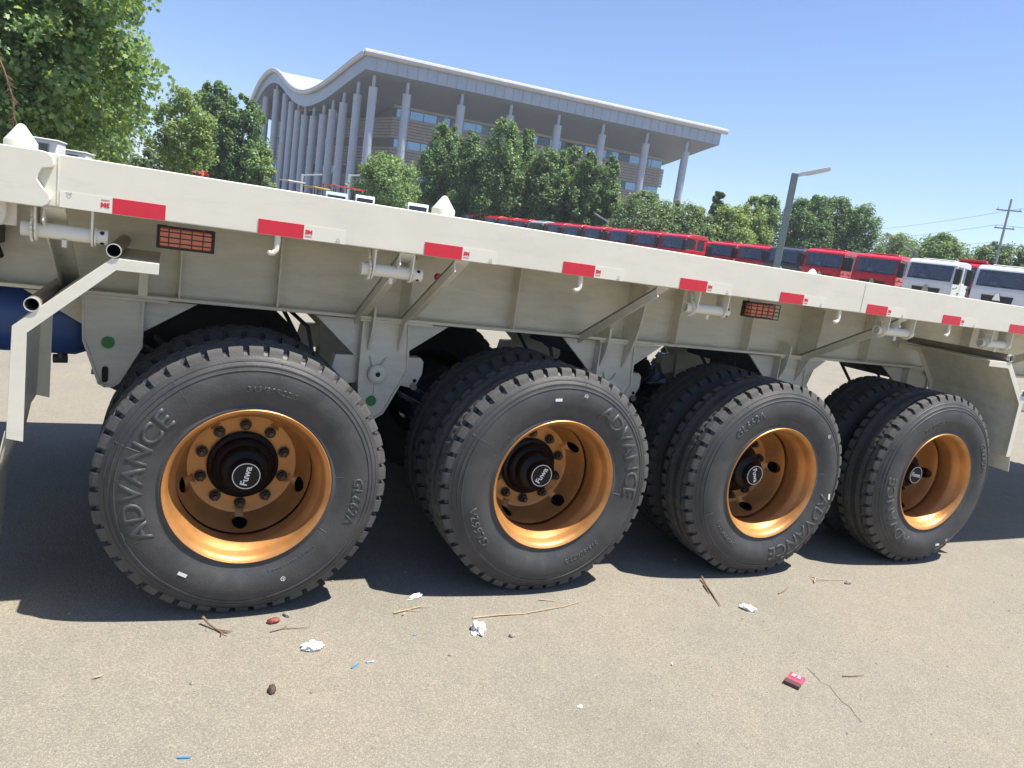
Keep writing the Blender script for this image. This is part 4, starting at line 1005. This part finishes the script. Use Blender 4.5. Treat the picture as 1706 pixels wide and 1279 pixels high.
tree('round', 5.7, 58.6, 6.0, 1.3, 'low bright tree at the foot of dark poplars', GL, ('leaf_b', 'leaf_c'), [.6, .4], .2, .9, .24, name='broadleaf_tree')
for x, y, h, r, lb in ((-1.9, 60, 4.2, 1.7, 'low hazy shrub behind the olive tree'), (.9, 66, 5.2, 1.6, 'pale shrub seen between olive tree and poplar'), (2.6, 72, 4.6, 2.0, 'pale low shrub under the dark poplars'), (-5.0, 62, 6, 2.6, 'shaded shrub under the big left tree')):
    tree('round', x, y, h, r, lb, GL, ('leaf_grey', 'leaf_a'), [.6, .4], .05, .8, .28, name='shrub')

def big_tree(x, y, H, rad, zb, n, label, seed, sq=1.0, shift=(0, 0), limbs=True):
    rng = np.random.default_rng(seed); rnd = random.Random(seed); z0 = ground_z(x, y)
    t = thing('plane_tree', label, 'tree', (x, y, z0), 0, GL)
    Hc = H-zb; cen, out = make_crown('round', Hc, rad, n, 105, .2, rng, .55, sq, .5)
    cen[:, 2] += zb; cen[:, 0] += shift[0]; cen[:, 1] += shift[1]
    link('crown', leaf_mesh('crown', cen, out, .148, ['leaf_a', 'leaf_b', 'leaf_c', 'leaf_bright', 'leaf_d'], rng, LEAF_MAPLE, .6, .75, [.24, .34, .24, .08, .10], .22), t)
    m = MB(); m.tube([(0, 0, -.1), (.05, 0, zb*.6), (.0, .05, zb+1), (.1, 0, H*.6), (.2, 0, H*.85)], [.2, .16, .13, .09, .03], 10)
    for k in range(16):
        a = k*2.39+rnd.random(); hz = zb*.75+(H*.6)*k/16; L = rad*rnd.uniform(.45, .9)
        m.tube([(0, 0, hz), (L*.35*math.cos(a), L*.35*math.sin(a), hz+L*.22), (shift[0]*.5+L*.7*math.cos(a), L*.7*math.sin(a), hz+L*.5), (shift[0]*.7+L*math.cos(a+.2), L*math.sin(a+.2), hz+L*.62)], [.07, .05, .03, .008], 6)
    m.obj('trunk', 'bark_pale', t, smooth=True)
    return t
bt = big_tree(-4.4, 22.5, 10.5, 3.3, 2.1, 560, 'big leafy plane tree filling the upper left, dead branch hanging', 11)
big_tree(-4.0, 30.5, 9.8, 2.5, 1.7, 330, 'plane tree behind the big one, pale trunk beside the left cone', 12)
big_tree(-8.6, 27.0, 10, 3.4, 1.7, 260, 'plane tree at far left, mostly behind the big leafy one', 13)
m = MB()
DB = [(-.55, -3.3, 6.0), (-.25, -3.4, 5.2), (.15, -3.45, 4.55), (.45, -3.4, 3.85), (.62, -3.35, 3.3), (.66, -3.3, 2.75)]
m.tube(DB, [.035, .032, .026, .02, .014, .006], 6)
rr_ = random.Random(4)
for i in range(60):
    k = rr_.randint(2, 4); u = rr_.random(); p = Vector(DB[k]).lerp(Vector(DB[k+1]), u); q = p+Vector((rr_.uniform(-.12, .18), rr_.uniform(-.1, .1), rr_.uniform(-.35, -.05)))
    m.tube([p, p.lerp(q, .5)+Vector((.02, 0, -.01)), q], [.006, .005, .002], 4)
m.obj('dead_branch', 'dead_twig', bt, smooth=True)

# ------------------------------------------------------------------ far small vehicles and things at the left
def van(x, y, rz, body, label, name='van', cat='van', L=6.0, Wd=2.1, Hh=2.1, mark=None):
    t = thing(name, label, cat, (x, y, ground_z(x, y)), R(rz))
    p = [(0, .45), (0, .95), (.25, 1.1), (.95, Hh-.25), (1.25, Hh-.05), (1.6, Hh), (L-.15, Hh-.02), (L, Hh-.2), (L, .45)]
    m = MB(); m.prism(p, 'y', -Wd/2, Wd/2); m.obj('body', body, t, bevel=.07, segs=3)
    for s in (-1, 1):
        a, b = sorted((s*(Wd/2+.002), s*(Wd/2+.012)))
        for x0, x1 in ((.85, 1.7), (1.85, 2.9), (3.05, L-.35)):
            m = MB(); m.prism([(x0+(.35 if x0 < 1 else 0), Hh-.85), (x1, Hh-.85), (x1, Hh-.3), (x0+(.6 if x0 < 1 else 0), Hh-.3)], 'y', a, b); m.obj('side_window', 'glass_dark', t)
    m = MB(); m.obox((.32, 0, 1.18), (.93, 0, Hh-.28), Wd-.3, .02, up=(-1, 0, .5)); ws = m.obj('windscreen', 'glass_dark', t); ws.location = (-.03, 0, .02)
    for xx in (.9, L-.9):
        for s in (-1, 1):
            m = MB(); m.lathe([(0, -.1), (.2, -.1), (.22, -.08), (.33, -.1), (.34, 0), (.33, .1), (0, .1)], 18, 'y', (xx, s*(Wd/2-.1), .34)); m.obj('wheel', 'tyre_dark', t, smooth=True)
    if mark:
        m = MB(); m.prism([(L+.001, 1.2), (L+.01, 1.2)], 'y', -.1, .1) if False else None
        m = MB(); m.prism([(1.9, 1.12), (2.9, 1.22), (2.6, 1.32), (3.3, 1.5), (2.1, 1.34)], 'y', -Wd/2-.012, -Wd/2-.003); m.obj('side_emblem', mark, t)
    return t
van(.85, 49.2, 84, 'truck_red', 'small red van below the olive tree', Hh=3.15, Wd=1.45)
van(17.9, 56.5, 74, 'van_white', 'white van under the small tree left of the middle cone', Hh=3.4, Wd=1.7)
van(10.9, 54.1, 80, 'blue_pale', 'pale blue van in front of the ribbed columns', Hh=3.22, Wd=1.6)
van(14.4, 60.0, 78, 'van_white', 'white van between the pale lamp post and the small tree', Hh=3.45, Wd=1.6)
def cabin(x, y, rz, w, h, label):
    t = thing('site_cabin', label, 'cabin', (x, y, ground_z(x, y)), R(rz), 'white cabins beside the left cone')
    m = MB(); m.box(-w/2, w/2, -.9, -.3, 0, h); m.obj('wall', 'van_white', t, bevel=.03)
    m = MB(); m.box(-w/2-.02, w/2+.02, -.93, -.27, h, h+.03); m.obj('roof', 'van_white', t, bevel=.02)
    m = MB(); m.box(-w/2+.05, w/2-.15, -.925, -.901, h-.30, h-.07); f = m.obj('window', 'glass_dark', t)
    m = MB(); m.box(-w/2+.03, w/2-.13, -.915, -.9005, h-.33, h-.05); m.obj('window_frame', 'lamp_post', f)
cabin(-2.35, 14.0, -6, .62, 2.27, 'white cabin with dark window right of the left cone')
cabin(-1.86, 15.0, -6, .34, 2.17, 'smaller white cabin right of the larger one by the cone')
def fence():
    t = thing('barrier_fence', 'red and white slatted barrier fence left of the building', 'fence', (4.0, 67.2, ground_z(4, 67)), R(-6))
    k = 0; x = 0
    for i in range(26):
        mt = 'truck_red' if (i < 5 or 8 <= i < 10 or 14 <= i < 15 or i == 19) else 'van_white'
        m = MB(); m.box(i*.16, i*.16+.10, -.02, .02, 0, 3.4); m.obj('slat', mt, t)
    for z in (.4, 3.0):
        m = MB(); m.box(-.05, 4.2, .021, .05, z, z+.08); m.obj('fence_rail', 'van_white', t)
fence()
def tractor(x, y, rz, col, label, canopy=True, H=2.6):
    t = thing('small_tractor', label, 'tractor', (x, y, ground_z(x, y)), R(rz), 'small tractors before the ribbed columns')
    m = MB(); m.prism([(0, .6), (0, 1.25), (.2, 1.4), (1.3, 1.45), (1.4, 1.0), (2.4, 1.0), (2.4, .6)], 'y', -.4, .4); m.obj('hood', 'truck_red' if col == 'truck_red' else 'navy_steel', t, bevel=.05)
    m = MB(); m.prism([(1.7, 1.0), (2.2, 1.0), (2.3, 1.6), (2.15, 1.6), (2.05, 1.15), (1.7, 1.12)], 'y', -.25, .25); m.obj('seat', 'black_plastic', t, bevel=.03)
    for xx, r in ((.4, .45), (2.0, .7)):
        for s in (-1, 1):
            m = MB(); m.lathe([(0, -.14), (r*.5, -.14), (r*.85, -.16), (r, -.1), (r, .1), (r*.85, .16), (0, .14)], 20, 'y', (xx, s*.7, r)); m.obj('wheel', 'tyre_dark', t, smooth=True)
    if canopy:
        m = MB()
        m.box(1.0, 2.6, -.75, .75, H, H+.09); m.obj('canopy', col, t, bevel=.03)
        for xx in (1.1, 2.5):
            for s in (-1, 1):
                m = MB(); m.box(xx-.03, xx+.03, s*.68-.03, s*.68+.03, .9, H); m.obj('canopy_post', 'black_plastic', t)
    else:
        m = MB(); m.tube([(1.6, 0, 1.3), (1.45, 0, 1.75)], .03, 6); m.lathe([(.16, 0), (.2, .02), (.16, .04)], 14, 'z', (1.42, 0, 1.78)); m.obj('steering_wheel', 'black_plastic', t)
tractor(7.3, 62.9, 20, 'van_white', 'small tractor with pale canopy at the end of the fence', H=3.65)
tractor(8.7, 58.4, 30, 'yellow_paint', 'small tractor with a yellow canopy', H=3.35)
tractor(10.9, 62.3, 30, 'truck_red', 'small tractor with a red canopy beside the pale blue van', H=3.85)
tractor(12.6, 63.2, 30, 'truck_red', 'small tractor with red canopy, right of the other red one', H=3.85)

# ------------------------------------------------------------------ litter on the asphalt
def twig(pts, r, label, mt='twig', side=()):
    P = [Vector(p) for p in pts]; b = P[0].copy(); b.z = 0
    r *= .78; m = MB(); k = len(P); m.tube([p-b for p in P], [r*(1-.65*i/(k-1)) for i in range(k)], 6)
    for (q0, q1, rr) in side: m.tube([Vector(q0)-b, Vector(q1)-b], [rr, rr*.4], 5)
    o = m.obj('twig', mt, None, smooth=True); o.location = b; return tag(o, label, 'twig', 'twigs lying on the asphalt')
Z = .006
twig([(-.135, -.03, .03), (-.11, -.06, .012), (-.085, -.09, Z), (-.07, -.115, Z), (-.05, -.135, .012)], .007, 'brown forked twig in front of the nearest tyre', side=[((-.085, -.09, Z), (-.035, -.112, .006), .004), ((-.07, -.115, Z), (-.075, -.14, .01), .004)])
twig([(2.285, .012, .018), (2.26, -.06, Z), (2.235, -.13, Z), (2.205, -.20, Z), (2.18, -.265, .008)], .0075, 'thick dark brown twig before the third tyre', side=[((2.25, -.05, Z), (2.215, -.14, .006), .005)])
twig([(.60, -.075, Z), (.66, -.06, .008), (.71, -.045, Z), (.755, -.03, .012)], .004, 'straw coloured twig beside the white feather-like scrap', 'dry_straw', side=[((.66, -.06, Z), (.71, -.075, .005), .0025), ((.70, -.045, Z), (.77, -.045, .01), .002)])
twig([(.92, -.165, .004), (1.05, -.165, .006), (1.16, -.17, .004), (1.28, -.155, .007), (1.38, -.14, .005), (1.475, -.115, .008)], .0045, 'long pale curved twig before the second tyre', 'dry_straw')
twig([(2.955, -.125, Z), (2.985, -.10, .02), (3.03, -.103, .012), (3.10, -.112, .008), (3.19, -.12, .006)], .005, 'pale angled twig on open asphalt before the last tyre', 'dry_straw', side=[((2.985, -.10, .02), (2.99, -.06, .006), .003)])
twig([(2.62, -.20, .004), (2.68, -.18, .005), (2.75, -.14, .004)], .0035, 'thin short twig between white scrap and angled twig')
twig([(2.31, -.888, .004), (2.36, -.90, .004), (2.42, -.905, .006)], .0035, 'short dark straight twig right of the red packet')
twig([(.10, -.135, .004), (.15, -.12, .005), (.20, -.125, .004), (.25, -.13, .006)], .003, 'thin dark twig under the reddish pod', side=[((.15, -.12, .004), (.17, -.10, .01), .002)])
twig([(1.29, -.06, .004), (1.32, -.07, .006), (1.36, -.085, .004)], .0045, 'short pale stub of twig near the second tyre', 'dry_straw')
def crumple(name, x, y, sx, sy, sz, mt, label, cat, seed, sub=3, rough=.35, rz=0, group=None):
    rnd = random.Random(seed); bm = bmesh.new(); bmesh.ops.create_icosphere(bm, subdivisions=sub, radius=1)
    off = [Vector((rnd.uniform(-9, 9), rnd.uniform(-9, 9), rnd.uniform(-9, 9))) for _ in range(3)]
    from mathutils import noise
    for v in bm.verts:
        n = noise.noise(v.co*1.6+off[0])*rough+noise.noise(v.co*3.4+off[1])*rough*.6+noise.noise(v.co*7+off[2])*rough*.25
        c = v.co*(1+n); v.co = Vector((c.x*sx, c.y*sy, max(-.6, c.z)*sz))
    me = bpy.data.meshes.new(name); bm.to_mesh(me); bm.free(); me.materials.append(MATS[mt])
    if rough < .3: me.shade_smooth()
    o = link(name, me, None, (x, y, .55*sz), (0, 0, rz)); return tag(o, label, cat, group)
GTS = 'scraps of white tissue on the asphalt'
crumple('tissue_scrap', .234, -.272, .036, .026, .016, 'tissue', 'crumpled white tissue nearest the front tyre', 'tissue', 1, 4, .6, .3, GTS)
crumple('tissue_scrap', .905, -.262, .036, .030, .019, 'tissue', 'crumpled white tissue between first and second tyres', 'tissue', 2, 4, .7, 1.2, GTS)
crumple('tissue_scrap', 2.312, -.312, .034, .018, .014, 'tissue', 'small white torn scrap right of the thick twig', 'tissue', 3, 4, .7, 2.2, GTS)
crumple('tissue_scrap', .735, .052, .036, .012, .010, 'tissue', 'narrow white scrap at the shadow edge behind first tyre', 'tissue', 5, 4, .6, .5, GTS)
crumple('tissue_scrap', 1.075, -.822, .010, .006, .004, 'tissue', 'tiny white chip in the bare foreground asphalt', 'tissue', 6, 3, .8, .2, GTS)
GPD = 'dry pods and pebbles on the asphalt'
crumple('seed_pod', .12, -.062, .026, .015, .013, 'pod_red', 'reddish dry pod at the front of the nearest tyre', 'pod', 7, 3, .28, .2, GPD)
crumple('seed_pod', .175, -.018, .010, .018, .010, 'stone', 'small grey pod behind the reddish pod', 'pod', 8, 3, .28, .4, GPD)
crumple('seed_pod', .062, -.506, .013, .022, .013, 'pod_brown', 'dark brown pod alone in the left foreground', 'pod', 9, 3, .25, -.25, GPD)
crumple('pebble', 1.03, -.332, .014, .009, .009, 'stone', 'small dark pebble right of the middle tissue', 'pebble', 10, 3, .28, .1, GPD)
crumple('pebble', 3.18, -.155, .022, .014, .012, 'stone', 'pale clod beside the angled twig', 'pebble', 11, 3, .3, .1, GPD)
def straw_bit(x, y, L, rz, label, r=.0042):
    m = MB(); m.pipe((-L/2, 0, r), (L/2, 0, r), r, .0008, 10); m.tube([(-L/2-.004, 0, r), (-L/2, 0, r)], r*.9, 8)
    o = m.obj('straw_piece', 'blue_plastic', None, smooth=True); o.location = (x, y, .0); o.scale = (.85, .8, .7); o.rotation_euler = (0, 0, rz); tag(o, label, 'plastic', 'blue plastic bits on the asphalt')
straw_bit(.362, -.418, .042, R(38), 'slanted blue plastic bit, left one of the pair')
straw_bit(.421, -.404, .030, R(5), 'blue plastic bit, right one of the pair')
straw_bit(-.211, -.776, .036, R(-12), 'blue plastic bit at the bottom left edge')
straw_bit(.641, -.251, .018, R(20), 'tiny blue bit left of the middle tissue', .003)
def packet():
    t = thing('cigarette_packet', 'flattened red packet with white print in the right foreground', 'packet', (2.055, -.872, .001), R(28))
    m = MB(); m.box(-.048, .040, -.030, .030, 0, .012); b = m.obj('box', 'packet_red', t, bevel=.002)
    for v in b.data.vertices: v.co.z += .006*math.sin(v.co.x*60)*(1 if v.co.z > .006 else 0)
    m = MB(); m.box(-.052, -.020, -.0315, .0315, -.0002, .0145); m.obj('flap', 'packet_dark', t, bevel=.0015)
    for i, (x, y, w, h) in enumerate(((.004, -.018, .004, .014), (.014, -.018, .004, .014), (.009, -.013, .004, .004), (.004, .004, .004, .014), (.014, .004, .004, .014), (.009, .009, .004, .004), (.024, -.016, .003, .034))):
        q = MB(); q.box(x, x+w, y, y+h, .0185, .0195); q.obj('print_mark', 'white_print', t)
packet()
def leaf_flat(x, y, s, rz, mt, label):
    m = MB(); pts = [(s*a, s*b, .003+.004*abs(a)) for a, b in ((-1, 0), (-.4, .2), (.3, .18), (1, .05), (.3, -.17), (-.4, -.18))]
    o = len(pts); m.add(pts+[(p[0], p[1], p[2]+.0012) for p in pts], [list(range(o))[::-1], list(range(o, 2*o))]+[(i, (i+1) % o, o+(i+1) % o, o+i) for i in range(o)])
    q = m.obj('dry_leaf', mt, None); q.location = (x, y, .002); q.rotation_euler = (0, 0, rz); tag(q, label, 'leaf', 'dry leaf bits on the asphalt')
leaf_flat(-.46, -.323, .018, .3, 'dry_straw', 'yellowish leaf bit at the left foreground')
leaf_flat(1.60, -.658, .010, 1, 'tissue', 'tiny pale chip in the middle of the foreground')
leaf_flat(.64, -.09, .016, .8, 'dry_straw', 'tan leaf bit beside the straw coloured twig')
# thin crack beside the packet
m = MB(); cr = [(2.20, -.80), (2.19, -.845), (2.175, -.90), (2.19, -.93), (2.165, -.985), (2.15, -1.03), (2.155, -1.06), (2.125, -1.12), (2.118, -1.15)]
rk = random.Random(2)
vs = []; fs = []
for i, (x, y) in enumerate(cr):
    w = .0016+.0012*rk.random(); vs += [(x-w, y, .0006), (x+w, y, .0006)]
    if i: fs.append((2*i-2, 2*i-1, 2*i+1, 2*i))
m.add(vs, fs); ck = m.obj('asphalt_crack', 'crack_tar', bpy.data.objects['ground']); 
# loose grit: uncountable
def grit():
    rng = np.random.default_rng(5); N = 2600
    x = rng.uniform(-1.4, 5.2, N); y = rng.uniform(-2.0, .35, N)
    s = rng.uniform(.0012, .0032, N)*(1+2*(rng.random(N) < .03))
    tpl = np.array([(1, 0, 0), (-1, 0, 0), (0, 1, 0), (0, -1, 0), (0, 0, .8), (0, 0, -.3)]); tf = [(0, 2, 4), (2, 1, 4), (1, 3, 4), (3, 0, 4), (2, 0, 5), (1, 2, 5), (3, 1, 5), (0, 3, 5)]
    vs = []; fs = []
    for i in range(N):
        a = rng.uniform(0, 6.28); c, sn = math.cos(a), math.sin(a); b = len(vs)
        for q in tpl*rng.uniform(.6, 1.3, 3): vs.append((x[i]+s[i]*(q[0]*c-q[1]*sn), y[i]+s[i]*(q[0]*sn+q[1]*c), .0008+s[i]*(q[2]+.2)))
        fs += [tuple(b+j for j in f) for f in tf]
    m = MB(); m.add(vs, fs); m.mi = [0]*len(fs)
    me = bpy.data.meshes.new('loose_grit'); me.from_pydata(vs, [], fs); me.materials.append(MATS['stone'])
    o = link('loose_grit', me); tag(o, 'fine loose grit scattered over the asphalt', 'grit', kind='stuff')
grit()

# ------------------------------------------------------------------ thin summer haze
def haze():
    m = MB(); m.box(-60, 160, -40, 260, -1.2, 32)
    o = m.obj('haze', 'lamp_white'); o.data.materials.clear()
    h = bpy.data.materials.new('haze_air'); h.use_nodes = True; n = h.node_tree; n.nodes.clear()
    out = n.nodes.new('ShaderNodeOutputMaterial'); v = n.nodes.new('ShaderNodeVolumePrincipled')
    v.inputs['Color'].default_value = (.86, .92, 1, 1); v.inputs['Density'].default_value = .0005; v.inputs['Anisotropy'].default_value = .2
    n.links.new(v.outputs[0], out.inputs['Volume']); o.data.materials.append(h)
    tag(o, 'thin pale summer haze over the whole yard', 'haze', kind='stuff')
haze()
